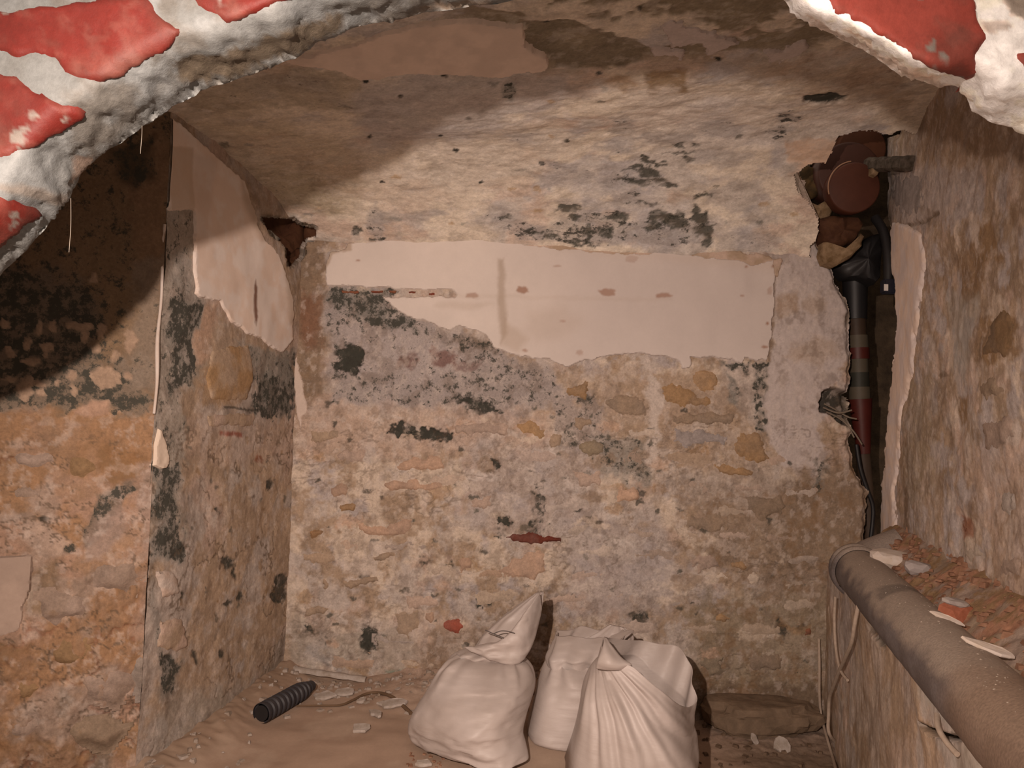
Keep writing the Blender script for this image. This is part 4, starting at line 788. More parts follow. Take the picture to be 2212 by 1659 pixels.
# broken plaster and chips lying on the pipe and ledge
M_CHIP = noisy('plaster_chip', tuple(CREAM*.9), tuple(WHITE*.95), 40, .85, .2, .4)
M_RUBBLE = noisy('brick_rubble', (.16, .075, .045), (.30, .17, .11), 45, .9, .2, .5)
M_REDCHIP = noisy('red_brick_chunk', (.26, .085, .045), (.38, .14, .085), 50, .85, .2, .4)
def lump(name, loc, size, mat, seed, rot=(0, 0, 0), sub=2, rough=.28, parent=None):
    import bmesh
    bm = bmesh.new(); bmesh.ops.create_icosphere(bm, subdivisions=sub, radius=1)
    P = np.array([v.co[:] for v in bm.verts]); P = P*(1+rough*fbm(P, 1.1, 2, seed)*1.6+(.10*fbm(P, 5, 3, seed+3) if sub > 2 else 0))[:, None]
    P = np.sign(P)*np.abs(P)**.8; P[:, 2] = np.round(P[:, 2]*2.4)/2.4*.5+P[:, 2]*.5
    for v, p in zip(bm.verts, P): v.co = V(p*np.asarray(size))
    me = bpy.data.meshes.new(name); bm.to_mesh(me); bm.free(); me.materials.append(mat)
    o = bpy.data.objects.new(name, me); C.objects.link(o); o.location = V(loc); o.rotation_euler = rot
    if parent: o.parent = parent
    return o
def shard(name, loc, size, mat, seed, rot=(0, 0, 0), n=11):
    """thin flat flake with a broken outline"""
    g = np.random.default_rng(seed); t = np.arange(n)*2*math.pi/n; q = 1+.28*(g.random(n)-.5)*2
    x, y = np.cos(t)*q*size[0], np.sin(t)*q*size[1]; h = size[2]
    v = [(a*.96, b*.96, h) for a, b in zip(x, y)]+[(a, b, h*.35) for a, b in zip(x, y)]+[(a*.95, b*.95, 0) for a, b in zip(x, y)]
    f = [tuple(range(n)), tuple(range(3*n-1, 2*n-1, -1))]
    for r in (0, n):
        for k in range(n): f.append((r+k, r+n+k, r+n+(k+1) % n, r+(k+1) % n))
    me = bpy.data.meshes.new(name); me.from_pydata([(a, b, c+.12*h*math.sin(5*a/size[0])) for a, b, c in v], [], f); me.update(); me.materials.append(mat)
    o = bpy.data.objects.new(name, me); C.objects.link(o); o.location = V(loc); o.rotation_euler = rot; return o
def on_pipe(px, py):
    d = ray(np.float64(px), np.float64(py)); best = None
    for t in np.linspace(.7, 2.6, 1500):
        p = d*t; a = np.array([.433+SR*p[1], p[1], ZP]); q = p-a; q = q-d0*(q@d0)
        if np.linalg.norm(q) < RPIPE: return p
    return d*1.8
def ledge_at(px, py):
    k = np.argmin((ledge.px[:, 0]-px)**2+(ledge.px[:, 1]-py)**2); return ledge.P[k]+ledge.N[k]*ledge.d[k]
yaw = math.atan2(1, SR)
p = on_pipe(2128, 1404); tag(shard('plaster_splinter', p+np.array([.008, 0, .0]), (.045, .011, .006), M_CHIP, 3, (.25, .25, -.55), 10), 'long pale splinter resting across the top of the grey drain pipe', 'debris')
p = on_pipe(2040, 1335); tag(shard('plaster_splinter', p, (.030, .007, .004), M_CHIP, 5, (.5, .3, -.6), 9), 'small pale splinter on the drain pipe beside the red brick chunk', 'debris')
p = ledge_at(1925, 1222); tag(lump('plaster_lump', p+np.array([0, 0, .012]), (.060, .036, .024), M_CHIP, 4, (.2, .1, -.4)), 'pale plaster lump on the rubble ledge where the drain pipe bends', 'debris')
p = ledge_at(1985, 1232); tag(lump('plaster_lump', p+np.array([0, 0, .006]), (.045, .03, .020), noisy('grey_lump', tuple(LILAC*.85), tuple(LILAC), 40, .9), 8, (.1, .2, .6)), 'greyish plaster lump lying against the foot of the right wall', 'debris')
p = ledge_at(2076, 1335); b_ = tag(lump('brick_chunk', p+np.array([-.008, 0, .008]), (.034, .024, .026), M_REDCHIP, 11, (.1, .1, .3)), 'red brick chunk with mortar on top, lodged behind the drain pipe', 'brick')
lump('mortar_crust', (.0, .003, .022), (.026, .020, .010), noisy('crust', tuple(LILAC*.8), tuple(LIME*.8), 40, .9), 12, parent=b_)
g = np.random.default_rng(4)
def rubble(name, pts, smin, smax, mat, parent=None):
    vs, fs = [], []
    for p in pts:
        s_ = g.uniform(smin, smax)*np.array([g.uniform(.7, 1.4), g.uniform(.7, 1.4), g.uniform(.3, .8)]); a = g.uniform(0, 6.28); c, s1 = math.cos(a), math.sin(a); o = len(vs)
        for x, y, z in ((-1, -1, -1), (1, -.8, -1), (.9, 1, -1), (-1, .8, -1), (-.6, -.7, .8), (.7, -.5, 1), (.6, .7, .7), (-.7, .6, 1)):
            x, y, z = np.array([x, y, z])*s_*g.uniform(.75, 1.25, 3); vs.append((p[0]+x*c-y*s1, p[1]+x*s1+y*c, p[2]+z))
        for q in ((0, 3, 2, 1), (4, 5, 6, 7), (0, 1, 5, 4), (1, 2, 6, 5), (2, 3, 7, 6), (3, 0, 4, 7)): fs.append(tuple(o+i for i in q))
    o = mesh_obj(name, np.array(vs), np.array(fs), mat, parent, False); return o
pts = []
for i in range(420):
    y, t = g.uniform(.9, 2.3), g.uniform(-.15, 1); q = ledge_pos(np.float64(y), np.float64(t)); pts.append(q+np.array([0, 0, .003]))
tag(rubble('rubble', pts, .003, .011, M_RUBBLE), 'reddish brick crumbs scattered on the ledge behind the drain pipe', 'rubble', kind='stuff')
pts = [on_pipe(1850+x*.9+g.uniform(-30, 60), 1190+x*.75+g.uniform(-10, 50)) for x in g.uniform(0, 400, 110)]
tag(rubble('grit', pts, .0006, .0016, mat1('pale_grit', CREAM*.55, .9)), 'pale grit sprinkled over the top of the drain pipe', 'grit', kind='stuff')

# ================================================================== PIPES in the chase
M_BLACK = mat1('black_rubber', (.012, .011, .012), .5, .4); M_TERRA = mat1('rust_red_pipe', (.062, .019, .010), .6, .3, (.085, .027, .015), 14); M_TAPE = mat1('grey_tape', (.075, .06, .042), .6)
M_GRN = mat1('dark_green_pipe', (.025, .024, .018), .6); M_BRN = mat1('brown_pipe', (.04, .024, .015), .6); M_REDP = mat1('red_pipe', (.06, .011, .008), .5); M_LABEL = mat1('white_label', (.55, .53, .52), .5, .3, (.6, .58, .57))
YC = 2.60
stack = tag(empty('waste_stack', at(np.float64(1856), np.float64(780), np.float64(YC))), 'narrow banded pipe standing in the dark chase beside the right wall', 'pipe')
def vseg(name, x0, y0, x1, y1, rpx, mat, parent=stack, yc=YC, r2=None):
    a, b = at(np.float64(x0), np.float64(y0), np.float64(yc)), at(np.float64(x1), np.float64(y1), np.float64(yc)); k = yc/F
    n = 8; pts = a+(b-a)*np.linspace(0, 1, n)[:, None]; rr = np.linspace(rpx*k, (r2 or rpx)*k, n)
    return keep_world(tube(name, pts, rr, mat, None, 24), parent)
vseg('sleeve', 1846, 560, 1848, 690, 27, M_BLACK, r2=23); vseg('pipe_section', 1849, 688, 1852, 740, 20, M_BRN); vseg('tape_band', 1852, 725, 1853, 752, 21.5, M_TAPE); vseg('coupling', 1853, 752, 1854, 776, 23, M_REDP)
vseg('pipe_section', 1854, 774, 1855, 806, 19.5, M_TAPE); vseg('tape_band', 1855, 805, 1856, 837, 20.5, M_GRN); vseg('tape_band', 1856, 836, 1857, 864, 21.5, M_TAPE); vseg('reducer', 1858, 862, 1866, 985, 24, M_REDP, r2=13)
vseg('pipe_section', 1864, 980, 1880, 1180, 15, M_BRN, r2=15)
# rust-red capped branch above
CY = 2.40
cap0 = at(np.float64(1846), np.float64(406), np.float64(CY)); k = CY/F
capo = tag(empty('capped_branch', cap0), 'rust red pipe branch closed by a round cap, high in the right corner', 'pipe')
def disc_along(name, cx, cy, y0, y1, rpx0, rpx1, mat, n=48, bev=True):
    a, b = at(np.float64(cx), np.float64(cy), np.float64(y0)), None; dy = np.array([.10, 1, .12]); dy /= np.linalg.norm(dy); b = a+dy*(y1-y0); k = y0/F
    pts = [a, a+dy*.001, a+dy*.006, b]; rr = [rpx0*k*.93, rpx0*k*.965, rpx0*k, rpx1*k]
    return keep_world(tube(name, pts, rr, mat, None, n), capo)
capd = disc_along('cap', 1846, 405, CY, CY+.06, 55, 55, M_TERRA)
disc_along('socket', 1834, 372, CY+.05, CY+.18, 66, 64, mat1('rust_socket', (.045, .016, .010), .6, .3))
disc_along('branch', 1862, 322, CY+.11, CY+.3, 52, 52, mat1('rust_branch', (.07, .026, .013), .7, .2))
pts = np.stack([at(1846+57*np.cos(t), 405+57*np.sin(t), CY+.004) for t in np.linspace(math.radians(165), math.radians(262), 16)]); keep_world(tube('cap_rim', pts, .0022, mat1('pale_rim', (.28, .16, .10), .6), None, 8), capd)  # lighter arc along the cap's upper left edge
# broken terracotta collar under the cap and its mortar
def px_slab(name, poly, y, thick, mat, parent=None, bev=.004, seed=0, tilt=0.0):
    """a lump with the given outline at depth y, real thickness, rounded edges"""
    poly = np.asarray(poly, float); c = poly.mean(0); rings = []
    fine = []
    for i in range(len(poly)):
        a, b = poly[i], poly[(i+1) % len(poly)]
        for t in np.linspace(0, 1, 5)[:-1]: fine.append(a+(b-a)*t)
    fine = np.array(fine); n = len(fine)
    for s_, dy in ((.0, 0), (.35, .0), (.7, .02), (.9, .12), (1, .35), (1, 1)):
        q = c+(fine-c)*s_; P = at(q[:, 0], q[:, 1], np.full(n, y)); P[:, 1] += 0; P = P+np.array([0, 1, 0])*dy*thick
        P = P+np.array([0, 1, 0])*(.25*thick*fbm(P, 30, 3, seed))[:, None]*(1 if s_ < 1 else .6); rings.append(P)
    v = np.concatenate(rings); f = [(i*n+k, i*n+(k+1) % n, (i+1)*n+(k+1) % n, (i+1)*n+k) for i in range(len(rings)-1) for k in range(n)]
    o = mesh_obj(name, v, f, mat, None, True, sharp=50)
    return keep_world(o, parent) if parent is not None else o
terra = tag(px_slab('broken_collar', [(1764, 470), (1800, 462), (1860, 466), (1872, 480), (1862, 500), (1850, 520), (1825, 532), (1795, 530), (1782, 512)], 2.44, .09, mat1('broken_terracotta', (.05, .02, .011), .8, .2, (.09, .04, .02), 30, .5), seed=5), 'broken brown clay collar below the round rust red cap', 'pipe')
M_OCH = noisy('ochre_mortar', (.13, .08, .038), (.30, .21, .13), 35, .9, .2, .6)
tag(px_slab('mortar_collar', [(1785, 520), (1800, 540), (1830, 540), (1855, 520), (1866, 500), (1874, 506), (1866, 530), (1842, 556), (1812, 572), (1790, 566), (1782, 545)], 2.43, .07, M_OCH, seed=9), 'pale ochre mortar lip under the broken clay collar', 'mortar')
tag(px_slab('mortar_lump', [(1738, 430), (1770, 440), (1796, 425), (1806, 450), (1796, 478), (1766, 480), (1746, 465)], 2.46, .08, M_OCH, seed=15), 'lumpy ochre mortar left of the round rust red cap, under the dark hollow', 'mortar')
tag(px_slab('brick_stub', [(1718, 374), (1745, 354), (1790, 356), (1800, 380), (1792, 412), (1760, 424), (1728, 414), (1716, 395)], 2.52, .08, mat1('dark_brick', (.035, .026, .016), .9, .1, (.10, .06, .025), 22, .6), seed=17), 'dark broken brick in the hollow left of the round rust red cap', 'brick')  # very dark brown brick tone
# timber stub on the right
def beam(name, a, b, hw, hh, mat, parent=None):
    a, b = np.asarray(a), np.asarray(b); T = (b-a)/np.linalg.norm(b-a); s1 = np.cross(T, [0, 0, 1.]); s1 /= np.linalg.norm(s1); s2 = np.cross(s1, T); vs = []
    N = 14
    for i in range(N):
        p = a+(b-a)*i/(N-1); k = 1+.14*math.sin(i*1.7)+.08*math.sin(i*3.1)
        for x, y in ((-1, -.6), (-.6, -1), (.6, -1), (1, -.6), (1, .6), (.6, 1), (-.6, 1), (-1, .6)): vs.append(p+s1*x*hw*k+s2*y*hh*k)
    f = [(i*8+k, i*8+(k+1) % 8, (i+1)*8+(k+1) % 8, (i+1)*8+k) for i in range(N-1) for k in range(8)]+[(0, 7, 6, 5), (0, 5, 4, 1), (1, 4, 3, 2)]+[((N-1)*8+q[0], (N-1)*8+q[1], (N-1)*8+q[2], (N-1)*8+q[3]) for q in ((0, 1, 4, 5), (1, 2, 3, 4), (0, 5, 6, 7))]
    return mesh_obj(name, np.array(vs), np.array(f), mat, parent, True, sharp=40)
M_WOOD = mat1('weathered_timber', (.04, .03, .02), .85, .2, (.13, .105, .085), 60, .6)
tag(beam('timber_stub', at(1880, 356, np.float64(2.42)), at(1976, 353, np.float64(2.16)), .024, .021, M_WOOD), 'short weathered timber stub poking out of the right wall beside the round cap', 'timber')
tag(px_slab('stone_wedge', [(1886, 352), (1900, 348), (1905, 366), (1896, 378), (1886, 374)], 2.36, .04, M_OCH, seed=21), 'small ochre wedge between the timber stub and the round cap', 'mortar')
# black duct, sleeve and tag
duct = tag(empty('black_sleeve', at(np.float64(1868), np.float64(580), np.float64(2.5))), 'black rubber sleeve with flared hood inside the dark chase', 'sleeve')
keep_world(px_slab('hood', [(1814, 576), (1840, 548), (1866, 520), (1888, 506), (1906, 500), (1912, 540), (1910, 596), (1896, 612), (1868, 598), (1834, 598)], 2.49, .08, M_BLACK, None, seed=23), duct)
hose = tag(empty('black_hose', at(np.float64(1922), np.float64(560), np.float64(2.44))), 'thin black hose hanging at the edge of the smooth plaster arris', 'hose')
keep_world(tube('hose_body', spline([at(1890, 470, np.float64(2.47)), at(1908, 500, np.float64(2.44)), at(1918, 550, np.float64(2.41)), at(1919, 615, np.float64(2.40))], 20), .015, M_BLACK, None, 16), hose)
a = at(np.float64(1921), np.float64(620), np.float64(2.38))
def bx(name, c, s_, mat, parent, rz=0):
    v = np.array([(x, y, z) for x in (-1, 1) for y in (-1, 1) for z in (-1, 1)], float)*np.asarray(s_); c_, n_ = math.cos(rz), math.sin(rz); v = np.stack([v[:, 0]*c_-v[:, 1]*n_, v[:, 0]*n_+v[:, 1]*c_, v[:, 2]], -1)+np.asarray(c)
    import bmesh
    me = bpy.data.meshes.new(name); me.from_pydata([tuple(q) for q in v], [], [(0, 1, 3, 2), (4, 6, 7, 5), (0, 4, 5, 1), (2, 3, 7, 6), (0, 2, 6, 4), (1, 5, 7, 3)])
    bm = bmesh.new(); bm.from_mesh(me); bmesh.ops.bevel(bm, geom=bm.edges[:], offset=min(s_)*.3, segments=2, affect='EDGES'); bm.to_mesh(me); bm.free(); me.materials.append(mat)
    o = bpy.data.objects.new(name, me); C.objects.link(o); return keep_world(o, parent)
clampo = bx('clamp', a, (.024, .016, .024), mat1('navy_plastic', (.012, .013, .022), .4), hose)
bx('label', at(np.float64(1914), np.float64(621), np.float64(2.362)), (.0065, .0015, .0105), M_LABEL, clampo)
bx('label', at(np.float64(1936), np.float64(614), np.float64(2.362)), (.0035, .0015, .006), M_LABEL, clampo)
# loose wires in the side hollow
wires = tag(empty('wire_bundle', at(np.float64(1810), np.float64(880), np.float64(2.5))), 'tangle of thin dusty wires in the dark side hollow by the banded pipe', 'wires')
M_WIRE = mat1('dusty_wire', (.14, .11, .085), .7, .3, (.22, .18, .14))
for i, ps in enumerate([[(1778, 880), (1810, 892), (1840, 886)], [(1785, 890), (1815, 905), (1842, 930), (1862, 960)], [(1780, 872), (1805, 885), (1830, 900), (1850, 905)], [(1790, 906), (1812, 900), (1830, 918), (1845, 945)]]):
    keep_world(tube('wire', spline([at(x, y, np.float64(2.485+.01*i)) for x, y in ps], 18), .0028, M_WIRE, None, 6), wires)
tag(tube('black_cable', spline([at(x, y, np.float64(2.53)) for x, y in ((1850, 960), (1858, 1010), (1872, 1055), (1886, 1100), (1880, 1170))], 24), .007, M_BLACK, None, 8), 'black cable dropping down the lower part of the dark chase', 'cable')

# ================================================================== CORDS on the plinth
M_CORD = mat1('pale_cord', (.33, .255, .20), .8, .2, (.42, .33, .26), 80)
def pl_at(x, y, off=.017):
    d = ray(np.float64(x), np.float64(y)); t = .388/(d[0]-SR*d[1]); p = d*t
    return p+np.array([-1, SR, 0])/LR*off
def bk_at(x, y, off=.008): return at(np.float64(x), np.float64(y), np.float64(YB-off-.012))
tag(tube('cord', spline([pl_at(1866, 1305, .012), pl_at(1862, 1350), pl_at(1855, 1390), pl_at(1840, 1425), pl_at(1828, 1450), pl_at(1814, 1485), pl_at(1805, 1510), pl_at(1803, 1545), pl_at(1806, 1585, .02), *[on_floor(x, y)+np.array([0, 0, .012]) for x, y in ((1812, 1625), (1820, 1680), (1826, 1740))]], 60), .0052, M_CORD, None, 8), 'pale cord hanging from the drain pipe down the plinth, nearest to the pipe', 'cord')
tag(tube('cord', spline([pl_at(1818, 1290), pl_at(1816, 1340), pl_at(1819, 1400), pl_at(1828, 1447, .016), pl_at(1836, 1470, .006)], 30), .0042, M_CORD, None, 8), 'short thin cord hanging on the plinth just below the pipe bend, crossing the long cord', 'cord')
tag(tube('cord', spline([bk_at(1769, 1380, 0), bk_at(1770, 1440, .02), bk_at(1770, 1498, .022), bk_at(1774, 1545, .025), *[on_floor(x, y)+np.array([0, 0, .012]) for x, y in ((1787, 1605), (1800, 1650), (1812, 1700))]], 40), .0046, M_CORD, None, 8), 'pale cord trailing down the back wall in the corner beside the plinth', 'cord')
tag(tube('cord', spline([pl_at(1872, 1300, .012), pl_at(1890, 1318, .014), pl_at(1902, 1340, .012), pl_at(1912, 1362, .01), pl_at(1923, 1382, .004)], 24), .0045, M_CORD, None, 8), 'short loop of pale cord tucked against the underside of the drain pipe', 'cord')
tag(tube('cord', spline([pl_at(2030, 1545, .004), pl_at(2045, 1575, .012), pl_at(2060, 1605, .01), pl_at(2074, 1630, .004)], 20), .0046, M_CORD, None, 8), 'short pale cord crossing the dark slot in the plinth', 'cord')

# ================================================================== SACKS
def sack_material():
    m, t, b = nt('white_woven_sack'); L = t.links.new
    tc = nd(t, 'ShaderNodeTexCoord'); n = nd(t, 'ShaderNodeTexNoise'); n.inputs['Scale'].default_value = 9; n.inputs['Detail'].default_value = 5; L(tc.outputs['Object'], n.inputs['Vector'])
    r = nd(t, 'ShaderNodeValToRGB'); e = r.color_ramp.elements; e[0].position = .3; e[1].position = .65; e[0].color = (.37, .31, .28, 1); e[1].color = (.47, .41, .385, 1)
    L(n.outputs[0], r.inputs[0]); L(r.outputs[0], b.inputs['Base Color'])
    wv = nd(t, 'ShaderNodeTexNoise'); wv.inputs['Scale'].default_value = 1.0; wv.inputs['Detail'].default_value = 4
    mp = nd(t, 'ShaderNodeMapping'); mp.inputs['Scale'].default_value = (14, 14, 90); L(tc.outputs['Object'], mp.inputs['Vector']); L(mp.outputs[0], wv.inputs['Vector'])
    bp = nd(t, 'ShaderNodeBump'); bp.inputs['Strength'].default_value = .3; bp.inputs['Distance'].default_value = .004; L(wv.outputs[0], bp.inputs['Height']); L(bp.outputs[0], b.inputs['Normal'])
    b.inputs['Roughness'].default_value = .5; b.inputs['Specular IOR Level'].default_value = .35
    return m
M_SACK = sack_material()
def catmull(a, n): return spline(np.asarray(a, float), n)
def sack(name, rings, nr, seg, expo=.8, fold=None, closed_bottom=True, closed_top=False, parent=None, mat=M_SACK, thick=.0, lowfold=.006, seed=1, tri=.006, sag=0.0):
    """rings: (Lx, Ly, Rx, Ry, depth of L, half thickness, depth of R) read off the photograph, turned into real cross-sections"""
    R = catmull([tuple(r)+((r[4],) if len(r) == 6 else ()) for r in rings], nr); vs = []
    th = np.arange(seg)*2*math.pi/seg
    for i, (lx, ly, rx, ry, dl, ht, dr_) in enumerate(R):
        Lp, Rp = at(np.float64(lx), np.float64(ly), np.float64(dl)), at(np.float64(rx), np.float64(ry), np.float64(dr_)); c = (Lp+Rp)/2; h = (Rp-Lp)/2
        tdir = np.array([-h[1], h[0], 0]) if np.hypot(h[0], h[1]) > .45*np.linalg.norm(h) else np.array([0, 1., 0]); tdir /= np.linalg.norm(tdir)+1e-9
        ct, st = np.sign(np.cos(th))*np.abs(np.cos(th))**expo, np.sign(np.sin(th))*np.abs(np.sin(th))**expo
        P = c+ct[:, None]*h+st[:, None]*tdir*ht
        s_ = i/(nr-1)
        if fold is not None: P = P+(np.cos(th)[:, None]*h/(np.linalg.norm(h)+1e-9)*.6+np.sin(th)[:, None]*tdir)*(fold(s_, th))[:, None]
        P[:, 2] -= sag*np.clip(-np.sin(th), 0, 1)*np.abs(np.sin(th))
        vs.append(P)
    v = np.concatenate(vs); v = v+np.array([.3, 1, .3])*(lowfold*fbm(v, 9, 4, seed))[:, None]+np.array([0, 1, .2])*(tri*1.6*np.abs(fbm(v, 16, 3, seed+5, .55, (.8, .8, 2.0))))[:, None]
    v[:, 2] = np.maximum(v[:, 2], FLOOR+.004)
    fs = [(i*seg+k, i*seg+(k+1) % seg, (i+1)*seg+(k+1) % seg, (i+1)*seg+k) for i in range(nr-1) for k in range(seg)]
    vl = [tuple(x) for x in v]; fl_ = list(fs)
    if closed_bottom: vl.append(tuple(v[:seg].mean(0))); fl_ += [(len(vl)-1, (k+1) % seg, k) for k in range(seg)]
    if closed_top: vl.append(tuple(v[-seg:].mean(0))); b0 = (nr-1)*seg; fl_ += [(len(vl)-1, b0+k, b0+(k+1) % seg) for k in range(seg)]
    me = bpy.data.meshes.new(name); me.from_pydata(vl, [], fl_); me.update(); me.polygons.foreach_set('use_smooth', np.full(len(me.polygons), True)); me.materials.append(mat)
    o = bpy.data.objects.new(name, me); C.objects.link(o)
    if thick: md = o.modifiers.new('cloth', 'SOLIDIFY'); md.thickness = thick; md.offset = 0
    return keep_world(o, parent) if parent is not None else o
# left sack, tied
D1 = 2.10
s1 = tag(empty('rubble_sack', at(np.float64(1015), np.float64(1585), np.float64(D1))), 'white rubble sack tied at the neck with its top pointing up, leftmost of the three', 'sack')
def f1(s_, th): return .010*ss(.55, .95, s_)*np.sin(11*th+2*s_)+.006*np.sin(3*th+9*s_)*ss(0, .3, s_)
sack('sack_body', [(945, 1582, 1108, 1640, 2.09, .06, 1.90), (922, 1583, 1122, 1652, 2.09, .085, 1.88), (912, 1570, 1122, 1640, 2.09, .10, 1.885), (918, 1545, 1110, 1600, 2.09, .115, 1.90), (926, 1520, 1116, 1560, 2.09, .125, 1.92), (936, 1490, 1136, 1512, 2.09, .125, 1.96), (947, 1458, 1144, 1478, 2.09, .11, 2.00), (957, 1436, 1138, 1454, 2.09, .09, 2.03), (972, 1420, 1124, 1436, 2.09, .065, 2.05), (995, 1411, 1114, 1426, 2.10, .04, 2.07)], 80, 90, .7, f1, parent=s1, seed=3, lowfold=.014, tri=.010)
def f2(s_, th): return .007*np.sin(9*th+3*s_)*(1-.6*s_)
sack('sack_top', [(985, 1416, 1122, 1427, D1, .055), (1000, 1408, 1130, 1420, D1-.005, .06), (1024, 1402, 1141, 1404, D1, .05), (1032, 1390, 1153, 1378, D1+.01, .04), (1046, 1370, 1163, 1345, D1+.03, .034), (1080, 1338, 1168, 1318, D1+.05, .028), (1125, 1305, 1172, 1296, D1+.07, .02), (1158, 1282, 1173, 1279, D1+.09, .008)], 44, 48, .85, f2, False, True, s1, thick=.0, lowfold=.010, seed=8, tri=.010)
LD = D1-.035
sack('sack_lip', [(1005, 1396, 1007, 1399, LD, .003), (1018, 1397, 1021, 1410, LD-.01, .010), (1044, 1394, 1050, 1422, LD-.022, .016), (1074, 1386, 1084, 1433, LD-.028, .018), (1104, 1364, 1117, 1436, LD-.022, .018), (1132, 1326, 1137, 1418, LD-.005, .016), (1152, 1299, 1157, 1378, LD+.03, .012), (1166, 1280, 1171, 1316, LD+.07, .006)], 50, 36, .8, None, True, True, s1, lowfold=.010, seed=12, tri=.012)
M_TIE = mat1('tie_wire', (.07, .055, .05), .5, .4)
for ps in ([(1048, 1361), (1066, 1369), (1088, 1378)], [(1066, 1369), (1082, 1363), (1098, 1364), (1112, 1368)]):
    keep_world(tube('tie_wire', spline([at(x, y, np.float64(D1-.075)) for x, y in ps], 12), .0014, M_TIE, None, 6), s1)
# middle sack
D2 = 2.13
s2 = tag(empty('rubble_sack', at(np.float64(1225), np.float64(1570), np.float64(D2))), 'white rubble sack with a crumpled open top, standing half hidden in the middle', 'sack')
def f3(s_, th): return .012*ss(.5, 1, s_)*np.sin(8*th+4*s_)+.008*np.sin(3*th+7*s_)
sack('sack_body', [(1165, 1572, 1300, 1576, D2, .09), (1142, 1578, 1318, 1582, D2, .12), (1136, 1566, 1324, 1572, D2, .13), (1148, 1532, 1322, 1539, D2, .13), (1161, 1490, 1318, 1495, D2, .125), (1174, 1458, 1314, 1462, D2, .11), (1182, 1440, 1308, 1444, D2, .085), (1190, 1428, 1302, 1430, D2, .06)], 56, 60, .75, f3, parent=s2, seed=21)
def f4(s_, th): return .012*np.sin(7*th+2*s_)*(0.4+.6*s_)
sack('sack_top', [(1190, 1446, 1302, 1447, D2, .060), (1182, 1421, 1312, 1418, D2, .07), (1190, 1404, 1330, 1396, D2+.01, .065), (1198, 1386, 1348, 1378, D2+.03, .06), (1201, 1372, 1364, 1366, D2+.05, .055)], 30, 60, .9, f4, False, False, s2, thick=.002, lowfold=.02, seed=25, tri=.012)
sack('sack_flap', [(1246, 1400, 1366, 1400, D2+.06, .02), (1252, 1386, 1368, 1388, D2+.07, .018), (1290, 1366, 1367, 1372, D2+.08, .014), (1318, 1350, 1350, 1356, D2+.09, .006)], 22, 40, 1, f2, False, True, s2, lowfold=.008, seed=28)
# right sack: wide open mouth, folds fanning down from its left corner
D3 = 1.89
s3 = tag(empty('rubble_sack', at(np.float64(1380), np.float64(1660), np.float64(D3))), 'white sack with a gaping open mouth and long fanning folds, rightmost of the three', 'sack')
SEG = 200
rim = [(1505, 1511, 1.98), (1497, 1472, 2.02), (1491, 1440, 2.06), (1480, 1412, 2.09), (1458, 1395, 2.12), (1420, 1389, 2.13), (1385, 1384, 2.12), (1345, 1381, 2.08), (1316, 1378, 2.02), (1304, 1378, 1.96), (1300, 1400, 1.90), (1306, 1424, 1.865), (1330, 1432, 1.84), (1366, 1441, 1.82), (1400, 1470, 1.81), (1440, 1502, 1.82), (1468, 1524, 1.86), (1490, 1528, 1.93)]
rimP = np.array([at(np.float64(x), np.float64(y), np.float64(d)) for x, y, d in rim]); rimC = np.concatenate([rimP[-1:], rimP, rimP[:2]])
tt = np.linspace(0, len(rim), SEG, endpoint=False); top = np.array([spline(rimC[i:i+4], 31)[0] if False else None for i in [0]]) if False else None
def closed_spline(P, n):
    m = len(P); t = np.linspace(0, m, n, endpoint=False); i = t.astype(int); f = (t-i)[:, None]; g_ = lambda k: P[k % m]; a, b, c, d = g_(i-1), g_(i), g_(i+1), g_(i+2)
    return 0.5*((2*b)+(c-a)*f+(2*a-5*b+4*c-d)*f**2+(3*b-a-3*c+d)*f**3)
top = closed_spline(rimP, SEG)
thb = 2*math.pi*np.arange(SEG)/SEG
bl, br = at(np.float64(1222), np.float64(1668), np.float64(D3)), at(np.float64(1484), np.float64(1668), np.float64(D3)); bl[2] = br[2] = FLOOR+.008; bc = (bl+br)/2; hw = (br-bl)[0]/2
def botring(sc): return bc+np.stack([hw*sc*np.sign(np.cos(thb))*np.abs(np.cos(thb))**.75, .15*sc*np.sign(np.sin(thb))*np.abs(np.sin(thb))**.75, 0*thb], -1)
NR = 90; vs = [botring(.75)]
bot = botring(1.0); lf = ss(.4, -.5, np.cos(thb)); nrm = np.stack([np.cos(thb), np.sin(thb), 0*thb], -1)
for i in range(NR):
    t = i/(NR-1); e = (t**(1.1-.72*lf))[:, None]
    P = bot*(1-e)+top*e
    vs.append(P+.02*math.sin(math.pi*min(t*1.5, 1))*nrm*np.array([1, 1.2, 0]))
v = np.concatenate(vs); tv = np.repeat(np.concatenate([[0], np.linspace(0, 1, NR)]), SEG); thv = np.tile(thb, NR+1); nv_ = np.tile(nrm, (NR+1, 1))
# folds fanning out from the pinched left corner of the mouth, on the near side
q_ = proj(v); ph = np.arctan2(q_[:, 0]-1287, q_[:, 1]-1395); ds = np.hypot(q_[:, 0]-1287, q_[:, 1]-1395)
wob = ph*24+3.0*fbm(v, 5, 2, 17); fdv = (np.sin(wob)+.45*np.sin(2.3*wob+1))*.006*ss(10, 120, ds)*(.55+1.2*fbm(v, 4, 2, 90))*ss(.25, -.35, np.sin(thv))*ss(1.0, .86, tv)*ss(1.25, .85, ph)
fdv += .006*np.sin(9*thv+2)*ss(-.1, .5, np.sin(thv))
v = v+nv_*fdv[:, None]+np.array([.2, 1, .2])*(.006*fbm(v, 10, 4, 41))[:, None]
fs = [(i*SEG+k, i*SEG+(k+1) % SEG, (i+1)*SEG+(k+1) % SEG, (i+1)*SEG+k) for i in range(NR) for k in range(SEG)]
vl = [tuple(x) for x in v]+[tuple(vs[0].mean(0))]; fs += [(len(vl)-1, (k+1) % SEG, k) for k in range(SEG)]
